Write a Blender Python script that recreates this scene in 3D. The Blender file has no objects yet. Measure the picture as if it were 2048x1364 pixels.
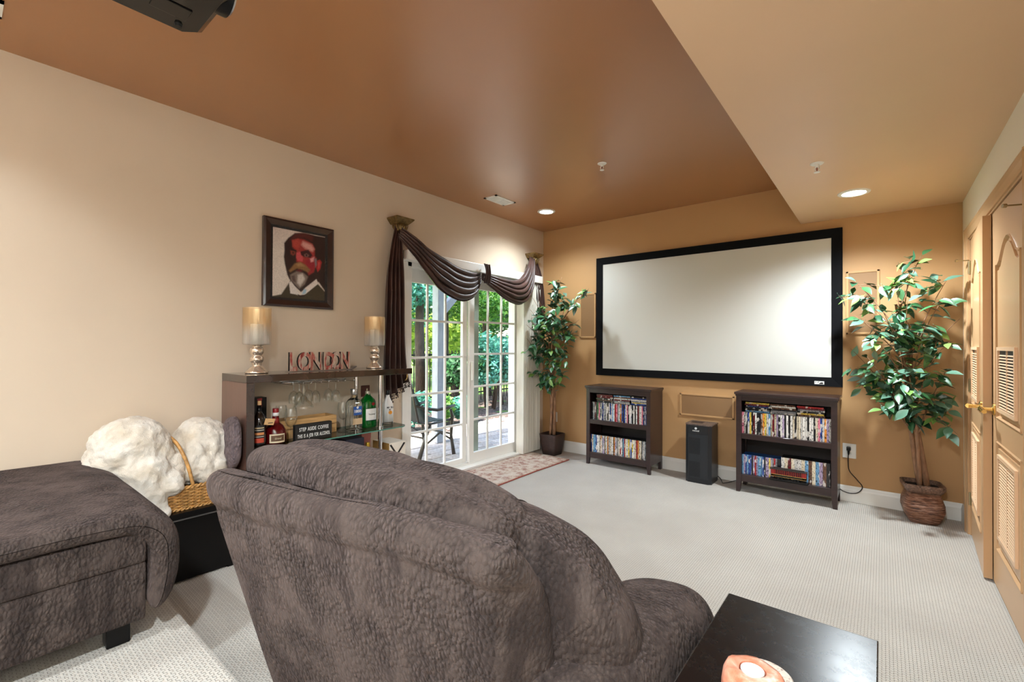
import bpy, bmesh, math, random
import numpy as np
from mathutils import Vector, Matrix, noise as mnoise

random.seed(7)
S = bpy.context.scene
COL = S.collection
PI = math.pi
# ------------------------------------------------------------------ camera
# room frame: X = 0 left wall, +X right; +Y towards the screen wall; Z = 0 lower carpet
D, W, H, HS, XS = 4.784, 3.834, 2.74, 2.387, 2.802
cam_d = bpy.data.cameras.new('camera')
cam_d.sensor_width = 36.0
cam_d.lens = 915.17 / 2048 * 36.0
cam_d.clip_start = 0.02
cam = bpy.data.objects.new('camera', cam_d)
COL.objects.link(cam)
_y, _p, _r = 0.6805, 0.0078, 0.0045
fw = Vector((-math.sin(_y) * math.cos(_p), math.cos(_y) * math.cos(_p), math.sin(_p)))
rt = Vector((math.cos(_y), math.sin(_y), 0)); up = rt.cross(fw)
r2 = rt * math.cos(_r) + up * math.sin(_r); u2 = -rt * math.sin(_r) + up * math.cos(_r)
cam.matrix_world = Matrix(((r2.x, u2.x, -fw.x, 3.364), (r2.y, u2.y, -fw.y, 0.0), (r2.z, u2.z, -fw.z, 1.302), (0, 0, 0, 1)))
S.camera = cam
# ------------------------------------------------------------------ world, sun, exposure
wd = bpy.data.worlds.new('sky'); S.world = wd; wd.use_nodes = True
wn = wd.node_tree.nodes; wl = wd.node_tree.links
bg = wn['Background']
sky = wn.new('ShaderNodeTexSky'); sky.sky_type = 'NISHITA'; sky.sun_disc = False
sky.sun_elevation = math.radians(48); sky.sun_rotation = math.radians(200); sky.altitude = 100; sky.dust_density = 2.0
wl.new(sky.outputs[0], bg.inputs[0]); bg.inputs[1].default_value = 0.62
sun_d = bpy.data.lights.new('sun', 'SUN'); sun_d.energy = 14.0; sun_d.angle = 0.01; sun_d.color = (1, .95, .85)
sun = bpy.data.objects.new('sun', sun_d); COL.objects.link(sun)
sun.rotation_euler = Vector((0.14, 0.50, -1.0)).to_track_quat('-Z', 'Y').to_euler()
LAMP_W = 16.0
S.view_settings.view_transform = 'Standard'; S.view_settings.look = 'None'
S.view_settings.gamma = 1.0; S.view_settings.use_curve_mapping = False
S.view_settings.exposure = 0.72
cy = S.cycles
cy.adaptive_threshold = .05
cy.max_bounces = 8; cy.diffuse_bounces = 5; cy.glossy_bounces = 4; cy.transmission_bounces = 6; cy.transparent_max_bounces = 14
cy.caustics_reflective = False; cy.caustics_refractive = False

# ------------------------------------------------------------------ helpers
def lin(c):
    out = []
    for v in c[:3]:
        v = v / 255.0
        out.append(v / 12.92 if v <= 0.04045 else ((v + 0.055) / 1.055) ** 2.4)
    return (out[0], out[1], out[2], 1.0)

class NT:
    def __init__(s, name):
        s.m = bpy.data.materials.new(name); s.m.use_nodes = True
        s.n = s.m.node_tree.nodes; s.l = s.m.node_tree.links
        s.b = s.n['Principled BSDF']; s.out = s.n['Material Output']
    def new(s, t, **kw):
        x = s.n.new(t)
        for k, v in kw.items(): setattr(x, k, v)
        return x
    def link(s, a, b): s.l.new(a, b)
    def coords(s, scale=(1, 1, 1), rot=(0, 0, 0), which='Object'):
        tc = s.new('ShaderNodeTexCoord'); mp = s.new('ShaderNodeMapping')
        mp.inputs['Scale'].default_value = scale; mp.inputs['Rotation'].default_value = rot
        s.link(tc.outputs[which], mp.inputs[0]); return mp.outputs[0]
    def noise(s, vec, scale=5, detail=3, rough=.5, dist=0):
        x = s.new('ShaderNodeTexNoise'); x.inputs['Scale'].default_value = scale
        x.inputs['Detail'].default_value = detail; x.inputs['Roughness'].default_value = rough
        x.inputs['Distortion'].default_value = dist
        if vec is not None: s.link(vec, x.inputs['Vector'])
        return x
    def ramp(s, fac, stops):
        x = s.new('ShaderNodeValToRGB'); e = x.color_ramp.elements
        e[0].position, e[0].color = stops[0][0], stops[0][1]
        e[1].position, e[1].color = stops[-1][0], stops[-1][1]
        for p, c in stops[1:-1]:
            k = e.new(p); k.color = c
        s.link(fac, x.inputs[0]); return x.outputs[0]
    def bump(s, h, strength=.3, dist=.01, normal=None):
        x = s.new('ShaderNodeBump'); x.inputs['Strength'].default_value = strength; x.inputs['Distance'].default_value = dist
        s.link(h, x.inputs['Height'])
        if normal is not None: s.link(normal, x.inputs['Normal'])
        return x.outputs[0]
    def math(s, op, a, b=None, clamp=False):
        x = s.new('ShaderNodeMath', operation=op); x.use_clamp = clamp
        for i, v in enumerate((a, b)):
            if v is None: continue
            if isinstance(v, (int, float)): x.inputs[i].default_value = v
            else: s.link(v, x.inputs[i])
        return x.outputs[0]
    def mix(s, fac, a, b, blend='MIX'):
        x = s.new('ShaderNodeMix', data_type='RGBA', blend_type=blend)
        for i, v in ((0, fac), (6, a), (7, b)):
            if isinstance(v, (int, float)): x.inputs[i].default_value = v
            elif isinstance(v, tuple): x.inputs[i].default_value = v
            else: s.link(v, x.inputs[i])
        return x.outputs[2]

def pmat(name, c, rough=.5, metal=0.0, var=0.0, vscale=8, vstretch=(1, 1, 1), bump=0.0, bscale=60, bdist=.002, spec=.5, coat=0.0, sheen=0.0, emit=0.0):
    t = NT(name); b = t.b; col = lin(c)
    b.inputs['Base Color'].default_value = col
    b.inputs['Roughness'].default_value = rough; b.inputs['Metallic'].default_value = metal
    b.inputs['Specular IOR Level'].default_value = spec
    b.inputs['Coat Weight'].default_value = coat; b.inputs['Sheen Weight'].default_value = sheen
    if var > 0:
        v = t.coords(vstretch); n = t.noise(v, vscale, 4)
        lo = tuple(x * (1 - var) for x in col[:3]) + (1,); hi = tuple(min(1, x * (1 + var)) for x in col[:3]) + (1,)
        t.link(t.ramp(n.outputs[0], [(.3, lo), (.7, hi)]), b.inputs['Base Color'])
    if bump > 0:
        v = t.coords(vstretch); n = t.noise(v, bscale, 3)
        t.link(t.bump(n.outputs[0], bump, bdist), b.inputs['Normal'])
    if emit > 0:
        b.inputs['Emission Color'].default_value = col; b.inputs['Emission Strength'].default_value = emit
    return t.m

def thin_glass(name, tint=(1, 1, 1), refl=.06, edge=.6, rough=.0):
    t = NT(name); t.n.remove(t.b)
    tr = t.new('ShaderNodeBsdfTransparent'); tr.inputs[0].default_value = (*tint, 1)
    gl = t.new('ShaderNodeBsdfGlossy'); gl.inputs['Roughness'].default_value = rough
    lw = t.new('ShaderNodeLayerWeight'); lw.inputs[0].default_value = .25
    f = t.math('ADD', t.math('MULTIPLY', lw.outputs['Fresnel'], edge), refl, True)
    mx = t.new('ShaderNodeMixShader'); t.link(f, mx.inputs[0]); t.link(tr.outputs[0], mx.inputs[1]); t.link(gl.outputs[0], mx.inputs[2])
    t.link(mx.outputs[0], t.out.inputs[0]); return t.m

# --- mesh builder
class MB:
    def __init__(s): s.v = []; s.f = []; s.mi = []; s.m = 0
    def add(s, verts, faces):
        o = len(s.v); s.v += [tuple(p) for p in verts]; s.f += [tuple(i + o for i in q) for q in faces]; s.mi += [s.m] * len(faces); return s
    def box(s, x0, x1, y0, y1, z0, z1):
        v = [(x, y, z) for x in (x0, x1) for y in (y0, y1) for z in (z0, z1)]
        return s.add(v, [(0, 1, 3, 2), (4, 6, 7, 5), (0, 4, 5, 1), (2, 3, 7, 6), (0, 2, 6, 4), (1, 5, 7, 3)])
    def bbox(s, x0, x1, y0, y1, z0, z1, b=.005):
        """box with chamfered edges"""
        bm = bmesh.new(); bmesh.ops.create_cube(bm, size=1)
        for v in bm.verts: v.co = ((x0 + x1) / 2 + v.co.x * (x1 - x0), (y0 + y1) / 2 + v.co.y * (y1 - y0), (z0 + z1) / 2 + v.co.z * (z1 - z0))
        bmesh.ops.bevel(bm, geom=bm.edges[:], offset=b, segments=2, affect='EDGES', profile=.6)
        return s.bm(bm)
    def bm(s, bm):
        bm.verts.index_update(); s.add([v.co[:] for v in bm.verts], [[v.index for v in f.verts] for f in bm.faces]); bm.free(); return s
    def prism(s, pts, a0, a1, axis='Z'):
        """polygon pts (2D) extruded along axis; XY for Z, (Y,Z) for X, (X,Z) for Y"""
        n = len(pts)
        def P(p, a): return {'Z': (p[0], p[1], a), 'X': (a, p[0], p[1]), 'Y': (p[0], a, p[1])}[axis]
        v = [P(p, a0) for p in pts] + [P(p, a1) for p in pts]
        return s.add(v, [tuple(range(n)), tuple(range(2 * n - 1, n - 1, -1))] + [(i, i + n, (i + 1) % n + n, (i + 1) % n) for i in range(n)])
    def lathe(s, prof, c=(0, 0, 0), n=24, sq=None, flute=0, fl_amp=0):
        """profile [(r,z)], sq = superellipse exponent for squarish section"""
        v = []; f = []
        for r, z in prof:
            for i in range(n):
                a = 2 * PI * i / n; ca, sa = math.cos(a), math.sin(a); k = 1.0
                if sq: k = 1 / ((abs(ca) ** sq + abs(sa) ** sq) ** (1 / sq))
                if flute: k *= 1 + fl_amp * math.cos(flute * a)
                v.append((c[0] + r * k * ca, c[1] + r * k * sa, c[2] + z))
        for j in range(len(prof) - 1):
            for i in range(n):
                f.append((j * n + i, j * n + (i + 1) % n, (j + 1) * n + (i + 1) % n, (j + 1) * n + i))
        if prof[0][0] > 1e-4: f.append(tuple(range(n - 1, -1, -1)))
        if prof[-1][0] > 1e-4: f.append(tuple((len(prof) - 1) * n + i for i in range(n)))
        return s.add(v, f)
    def tube(s, pts, r, n=8, caps=True):
        pts = [Vector(p) for p in pts]; rs = r if isinstance(r, (list, tuple)) else [r] * len(pts)
        v = []; f = []; ref = None
        for i, p in enumerate(pts):
            t = (pts[min(i + 1, len(pts) - 1)] - pts[max(i - 1, 0)]).normalized()
            if ref is None: ref = t.orthogonal().normalized()
            ref = (ref - t * ref.dot(t));
            ref = ref.normalized() if ref.length > 1e-6 else t.orthogonal().normalized()
            b = t.cross(ref)
            for k in range(n):
                a = 2 * PI * k / n; v.append(p + (ref * math.cos(a) + b * math.sin(a)) * rs[i])
        for j in range(len(pts) - 1):
            for k in range(n): f.append((j * n + k, j * n + (k + 1) % n, (j + 1) * n + (k + 1) % n, (j + 1) * n + k))
        if caps: f += [tuple(range(n - 1, -1, -1)), tuple((len(pts) - 1) * n + k for k in range(n))]
        return s.add(v, f)
    def grid(s, fn, nu, nv):
        v = [fn(i / nu, j / nv) for j in range(nv + 1) for i in range(nu + 1)]
        f = [(j * (nu + 1) + i, j * (nu + 1) + i + 1, (j + 1) * (nu + 1) + i + 1, (j + 1) * (nu + 1) + i) for j in range(nv) for i in range(nu)]
        return s.add(v, f)
    def mesh(s, name, smooth=False):
        me = bpy.data.meshes.new(name); me.from_pydata(s.v, [], s.f)
        me.polygons.foreach_set('material_index', s.mi)
        bm = bmesh.new(); bm.from_mesh(me); bmesh.ops.recalc_face_normals(bm, faces=bm.faces[:]); bm.to_mesh(me); bm.free()
        if smooth is True: me.polygons.foreach_set('use_smooth', [True] * len(me.polygons))
        elif smooth: me.shade_flat(); me.set_sharp_from_angle(angle=math.radians(smooth)); me.polygons.foreach_set('use_smooth', [True] * len(me.polygons)); me.set_sharp_from_angle(angle=math.radians(smooth))
        return me

def link(name, me, mats=None, parent=None):
    o = bpy.data.objects.new(name, me); COL.objects.link(o)
    if mats is not None and len(me.materials) == 0:
        for m in (mats if isinstance(mats, (list, tuple)) else [mats]): me.materials.append(m)
    if parent is not None:
        o.parent = parent; o.matrix_parent_inverse = chain(parent).inverted()
    return o
def chain(o):
    m = o.matrix_basis.copy()
    if o.parent is not None: m = chain(o.parent) @ o.matrix_parent_inverse @ m
    return m
def obj(name, mb, mats, parent=None, smooth=False): return link(name, mb.mesh(name, smooth), mats, parent)
def tag(o, label, cat, group=None):
    o['label'] = label; o['category'] = cat
    if group: o['group'] = group
    return o
def thing(name, label, cat, loc=(0, 0, 0), group=None):
    o = bpy.data.objects.new(name, None); o.empty_display_size = .05; COL.objects.link(o); o.location = loc
    return tag(o, label, cat, group)
def struct(name, mb, mats, smooth=False, label=None):
    o = obj(name, mb, mats, None, smooth); o['kind'] = 'structure'
    if label: o['label'] = label
    return o
def sroot(name, loc, label=None):
    o = bpy.data.objects.new(name, None); o.empty_display_size = .05; COL.objects.link(o); o.location = loc; o['kind'] = 'structure'
    if label: o['label'] = label
    return o
def mod(o, t, **kw):
    m = o.modifiers.new(t.lower(), t)
    for k, v in kw.items(): setattr(m, k, v)
    return m
def copy_at(o, M, parent=None, name=None):
    """share mesh data; M is a world matrix"""
    c = o.copy(); COL.objects.link(c); c.parent = parent
    if parent is not None: c.matrix_parent_inverse = chain(parent).inverted()
    c.matrix_basis = M
    return c
def cushion(hx, hy, hz, k=4.0, n=14):
    """rounded box (p-norm ball) with n x n patches per side, centred at 0 -> list verts, faces"""
    idx = {}; v = []; f = []
    def vid(p):
        key = tuple(round(c, 5) for c in p)
        if key not in idx:
            l = sum(abs(c) ** k for c in p) ** (1 / k); idx[key] = len(v); v.append([p[0] / l * hx, p[1] / l * hy, p[2] / l * hz])
        return idx[key]
    g = [math.tan((i / n * 2 - 1) * PI / 4) for i in range(n + 1)]
    for ax in range(3):
        for sg in (-1, 1):
            for i in range(n):
                for j in range(n):
                    q = []
                    for a, b in ((i, j), (i + 1, j), (i + 1, j + 1), (i, j + 1)):
                        p = [0, 0, 0]; p[ax] = sg; p[(ax + 1) % 3] = g[a]; p[(ax + 2) % 3] = g[b]; q.append(vid(p))
                    f.append(tuple(q))
    return v, f
_txt = {}
def text_mesh(body, size, depth=.001, align='CENTER', sx=1.0, bold=0.0, shear=0.0, space=1.0):
    cu = bpy.data.curves.new('lettering', 'FONT'); cu.body = body; cu.size = size; cu.extrude = depth; cu.align_x = align; cu.align_y = 'CENTER'
    cu.offset = bold; cu.shear = shear; cu.space_character = space; cu.space_word = 1.0 + (space - 1.0) * 4; cu.resolution_u = 4
    o = bpy.data.objects.new('lettering', cu); COL.objects.link(o)
    dg = bpy.context.evaluated_depsgraph_get(); dg.update()
    me = bpy.data.meshes.new_from_object(o.evaluated_get(dg)); COL.objects.unlink(o); bpy.data.objects.remove(o); bpy.data.curves.remove(cu)
    for v in me.vertices: v.co.x *= sx
    return me
FX = Matrix(((0, 0, 1, 0), (1, 0, 0, 0), (0, 1, 0, 0), (0, 0, 0, 1)))      # text plane facing +X
FY = Matrix(((1, 0, 0, 0), (0, 0, -1, 0), (0, 1, 0, 0), (0, 0, 0, 1)))     # text plane facing -Y
def text(name, body, size, M, mat, parent, **kw):
    me = text_mesh(body, size, **kw); me.transform(M); me.materials.clear()
    return link(name, me, mat, parent)
def T(x, y, z): return Matrix.Translation((x, y, z))
def catmull(pts, t):
    n = len(pts) - 1; x = min(max(t, 0), 1) * n; i = min(int(x), n - 1); u = x - i
    p0 = pts[max(i - 1, 0)]; p1 = pts[i]; p2 = pts[i + 1]; p3 = pts[min(i + 2, n)]
    return tuple(.5 * (2 * b + (c - a) * u + (2 * a - 5 * b + 4 * c - d) * u * u + (-a + 3 * b - 3 * c + d) * u ** 3) for a, b, c, d in zip(p0, p1, p2, p3))

# ------------------------------------------------------------------ materials
M = {}
def wallpaint(name, c, rough=.55, spec=.4):
    t = NT(name); v = t.coords(); n = t.noise(v, 220, 2); n2 = t.noise(v, 1.3, 3)
    col = lin(c); lo = tuple(x * .97 for x in col[:3]) + (1,); hi = tuple(min(1, x * 1.03) for x in col[:3]) + (1,)
    t.link(t.ramp(n2.outputs[0], [(.3, lo), (.7, hi)]), t.b.inputs['Base Color'])
    t.b.inputs['Roughness'].default_value = rough; t.b.inputs['Specular IOR Level'].default_value = spec
    t.link(t.bump(n.outputs[0], .12, .001), t.b.inputs['Normal']); return t.m
M['beige'] = wallpaint('beige_wall_paint', (208, 190, 168))
M['creamw'] = wallpaint('cream_wall_paint', (242, 235, 224))
M['gold'] = wallpaint('golden_brown_wall_paint', (192, 150, 102))
M['ceil'] = wallpaint('brown_ceiling_paint', (166, 114, 72), .36, .8)
M['soff'] = wallpaint('tan_soffit_paint', (220, 184, 148), .42, .5)
_b = M['ceil'].node_tree.nodes['Principled BSDF']; _b.inputs['Coat Weight'].default_value = .55; _b.inputs['Coat Roughness'].default_value = .32
M['white'] = pmat('white_paint', (232, 230, 224), .4)
M['vinyl'] = pmat('white_vinyl', (235, 233, 228), .35)
M['doorp'] = pmat('peach_tan_door_paint', (200, 160, 118), .33, var=.03, vscale=3)
M['slatp'] = pmat('pale_peach_louver', (226, 188, 150), .4)
M['brass'] = pmat('polished_brass', (232, 196, 120), .2, 1.0)
M['steelh'] = pmat('brushed_hinge_metal', (180, 165, 130), .35, 1.0)
M['black'] = pmat('satin_black', (12, 12, 14), .35, spec=.3)
M['velvet'] = pmat('black_velvet_frame', (9, 9, 12), .8, spec=.15)
M['screenw'] = pmat('screen_fabric', (206, 205, 199), .7, bump=.05, bscale=400)
M['chrome'] = pmat('chrome', (225, 225, 228), .08, 1.0)
M['alu'] = pmat('brushed_aluminium', (190, 190, 190), .3, 1.0)
M['espresso'] = pmat('espresso_wood', (46, 28, 27), .34, var=.25, vscale=6, vstretch=(1, 1, 9), coat=.25)
M['espressodark'] = pmat('espresso_interior', (30, 20, 18), .5)
M['gloss'] = pmat('gloss_dark_wood', (50, 34, 28), .12, var=.35, vscale=9, vstretch=(14, 1, 1), coat=.6)
M['walnut'] = pmat('brown_wood_side_panel', (104, 74, 64), .3, var=.12, vscale=7, vstretch=(30, 30, 1), coat=.3)
M['blackwood'] = pmat('black_lacquer', (10, 8, 8), .3, spec=.25)
M['glass'] = thin_glass('clear_glass', (.96, .98, .975), .09, .35)
M['pane'] = thin_glass('window_glass', (.97, .985, .98), .03, .25)
M['shelfglass'] = thin_glass('shelf_glass', (.90, .97, .94), .10, .8)
M['glassedge'] = pmat('green_glass_edge', (70, 130, 115), .15, spec=.8)
M['label'] = pmat('white_label', (232, 230, 226), .5)
M['cream'] = pmat('cream_label', (222, 208, 176), .5)
M['ink'] = pmat('black_ink', (22, 20, 22), .5)
M['inkw'] = pmat('white_ink', (235, 235, 232), .5)
def carpet_mat():
    t = NT('cream_berber_carpet'); v = t.coords()
    br = t.new('ShaderNodeTexBrick'); br.offset = .5; br.inputs['Scale'].default_value = 1.0
    br.inputs['Brick Width'].default_value = .0165; br.inputs['Row Height'].default_value = .0125
    br.inputs['Mortar Size'].default_value = .0016; br.inputs['Mortar Smooth'].default_value = .8
    rot = t.coords((1, 1, 1), (0, 0, PI / 2))
    n0 = t.noise(v, 160, 2); jit = t.new('ShaderNodeMix', data_type='VECTOR'); jit.inputs[0].default_value = .0035
    t.link(rot, jit.inputs[4]); t.link(n0.outputs[1], jit.inputs[5]); t.link(jit.outputs[1], br.inputs['Vector'])
    n1 = t.noise(v, 600, 2); n2 = t.noise(v, 2.0, 4)
    sx_ = t.new('ShaderNodeSeparateXYZ'); t.link(jit.outputs[1], sx_.inputs[0])
    dash = t.math('ADD', t.math('MULTIPLY', t.math('SINE', t.math('MULTIPLY', sx_.outputs[0], 2 * PI / .0165)), .42), .52)
    gap = t.math('MULTIPLY', br.outputs['Fac'], dash)
    base = t.ramp(n2.outputs[0], [(.3, lin((190, 183, 173))), (.7, lin((204, 198, 188)))])
    dark = lin((128, 114, 98))
    t.link(t.mix(t.math('MULTIPLY', gap, .85), base, dark), t.b.inputs['Base Color'])
    h = t.math('ADD', t.math('MULTIPLY', gap, -1.1), t.math('MULTIPLY', n1.outputs[0], .5))
    t.link(t.bump(h, .8, .005), t.b.inputs['Normal']); t.b.inputs['Roughness'].default_value = .95
    t.b.inputs['Specular IOR Level'].default_value = .1; t.b.inputs['Sheen Weight'].default_value = .15; return t.m
M['carpet'] = carpet_mat()
def plush_mat(name, lo, hi, scale=1.0, streak=(9, 9, 1.2)):
    t = NT(name); v = t.coords()
    vs = t.coords(streak); n2 = t.noise(vs, 1.6, 4, .55, .6)
    n3 = t.noise(v, 7, 3)
    f = t.math('ADD', t.math('MULTIPLY', n2.outputs[0], .75), t.math('MULTIPLY', n3.outputs[0], .25))
    col = t.ramp(f, [(.40, lin(lo)), (.52, lin(hi))])
    vo = t.new('ShaderNodeTexVoronoi', feature='F1'); vo.inputs['Scale'].default_value = 105 * scale
    nd = t.noise(v, 22, 3); mx = t.new('ShaderNodeMix', data_type='VECTOR'); mx.inputs[0].default_value = .016
    sq = t.coords((1, 1, .55)); t.link(sq, mx.inputs[4]); t.link(nd.outputs[1], mx.inputs[5]); t.link(mx.outputs[1], vo.inputs['Vector'])
    nb = t.noise(v, 9, 4); nf = t.noise(v, 420, 2)
    msk = t.ramp(nb.outputs[0], [(.35, (.25, .25, .25, 1)), (.62, (1, 1, 1, 1))])
    h = t.math('MULTIPLY', t.math('MULTIPLY', vo.outputs['Distance'], -1.0), msk)
    h = t.math('ADD', h, t.math('MULTIPLY', nf.outputs[0], .10))
    t.link(t.mix(t.math('MULTIPLY', t.math('MULTIPLY', vo.outputs['Distance'], msk), 1.0, True), col, tuple(x * .55 for x in lin(lo)[:3]) + (1,)), t.b.inputs['Base Color'])
    t.link(t.bump(h, 1.0, .013), t.b.inputs['Normal'])
    t.b.inputs['Roughness'].default_value = .85; t.b.inputs['Sheen Weight'].default_value = .16; t.b.inputs['Sheen Roughness'].default_value = .5
    t.b.inputs['Sheen Tint'].default_value = lin((190, 165, 160)); t.b.inputs['Specular IOR Level'].default_value = .2
    return t.m
M['plush'] = plush_mat('dark_brown_plush', (48, 39, 36), (74, 63, 58))
M['plushl'] = plush_mat('grey_mauve_plush', (90, 78, 80), (120, 106, 108), .8)
# ------------------------------------------------------------------ room shell
TH = .16
DY0, DY1, DZ1 = 2.625, 4.315, 2.07      # patio door opening in the left wall
m = MB(); m.box(-.02, W + .3, .62, D + .2, -.12, 0); struct('floor', m, M['carpet'], label='cream looped carpet of the lower floor')
m = MB(); m.bbox(0, W, -3.2, .62, -.1, .18, .012); struct('floor_platform', m, M['carpet'], label='raised carpeted platform under the ottoman')
m = MB(); m.box(-TH, 0, -3.3, DY0, -.12, H + .1); m.box(-TH, 0, DY1, D + .16, -.12, H + .1); m.box(-TH, 0, DY0, DY1, DZ1, H + .1); m.box(-TH, 0, DY0, DY1, -.12, -.002)
struct('wall_left', m, M['beige'])
m = MB(); m.box(0, W + TH, D, D + TH, -.12, H + .1); struct('wall_back', m, M['gold'])
RY0, RY1, RZ = 2.84, 4.475, 2.055       # closet opening in the right wall
m = MB(); m.box(W, W + TH, -3.3, RY0, -.12, H + .1); m.box(W, W + TH, RY1, D, -.12, H + .1); m.box(W, W + TH, RY0, RY1, RZ, H + .1)
struct('wall_right', m, M['creamw'])
m = MB(); m.box(W + TH, W + .75, RY0 - .1, RY1 + .1, 0, .002); m.box(W + .72, W + .75, RY0 - .1, RY1 + .1, 0, RZ + .1); m.box(W + TH, W + .75, RY0 - .12, RY0 - .1, 0, RZ + .1); m.box(W + TH, W + .75, RY1 + .1, RY1 + .12, 0, RZ + .1); m.box(W + TH, W + .75, RY0 - .1, RY1 + .1, RZ + .08, RZ + .1)
struct('wall_closet', m, M['beige'])
m = MB(); m.box(-TH, W + TH, -3.3, -3.2, -.12, H + .1); struct('wall_front', m, M['beige'])
m = MB(); m.box(-TH, W + TH, -3.3, D + TH, H, H + .1); struct('ceiling', m, M['ceil'])
m = MB(); m.box(XS, W, -3.2, D, HS, H); struct('ceiling_soffit', m, M['soff'], label='dropped tan ceiling soffit along the right wall')

def baseboard(name, a, b, axis, pos, sgn, z=0.0, h=.13):
    """profile board from a to b along axis ('X' or 'Y'), at pos, sticking out sgn"""
    pr = [(0, 0), (.016, 0), (.016, h - .035), (.012, h - .022), (.010, h - .012), (.006, h), (0, h)]
    m = MB()
    if axis == 'X': m.prism([(pos + sgn * x, z + y) for x, y in pr], a, b, 'X')
    else: m.prism([(pos + sgn * x, z + y) for x, y in pr], a, b, 'Y')
    struct(name, m, M['white'])
baseboard('baseboard_back', 0, W, 'X', D, -1)
baseboard('baseboard_left', DY1 + .0, D, 'Y', 0, 1)
baseboard('baseboard_left.001', .62, DY0, 'Y', 0, 1)
baseboard('baseboard_left.002', -3.2, .62, 'Y', 0, 1, .18)
baseboard('baseboard_right', RY1 + .075, D, 'Y', W, -1)
baseboard('baseboard_right.001', .62, RY0 - .075, 'Y', W, -1)

# closet casing
def casing():
    r = sroot('trim_1', (W, (RY0 + RY1) / 2, 0), 'peach painted casing around the closet doors')
    w = .07
    prof = [(0, 0), (w, 0), (w, -.018), (w - .012, -.022), (w - .03, -.015), (.012, -.012), (0, -.008)]   # (across, out of wall)
    m = MB(); m.prism([(W + o, RY1 + a) for a, o in prof], 0, RZ + w, 'Z'); obj('side_casing', m, M['doorp'], r)
    m = MB(); m.prism([(W + o, RY0 - a) for a, o in prof], 0, RZ + w, 'Z'); obj('side_casing', m, M['doorp'], r)
    m = MB(); m.add([(W + o, y, RZ + a) for y in (RY0 - w, RY1 + w) for a, o in prof], [tuple(range(7)), tuple(range(13, 6, -1))] + [(i, (i + 1) % 7, (i + 1) % 7 + 7, i + 7) for i in range(7)]); obj('head_casing', m, M['doorp'], r)
    m = MB(); m.box(W, W + TH, RY1 - .012, RY1, 0, RZ); m.box(W, W + TH, RY0, RY0 + .012, 0, RZ); m.box(W, W + TH, RY0, RY1, RZ - .012, RZ); obj('jamb', m, M['doorp'], r)
casing()

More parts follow.
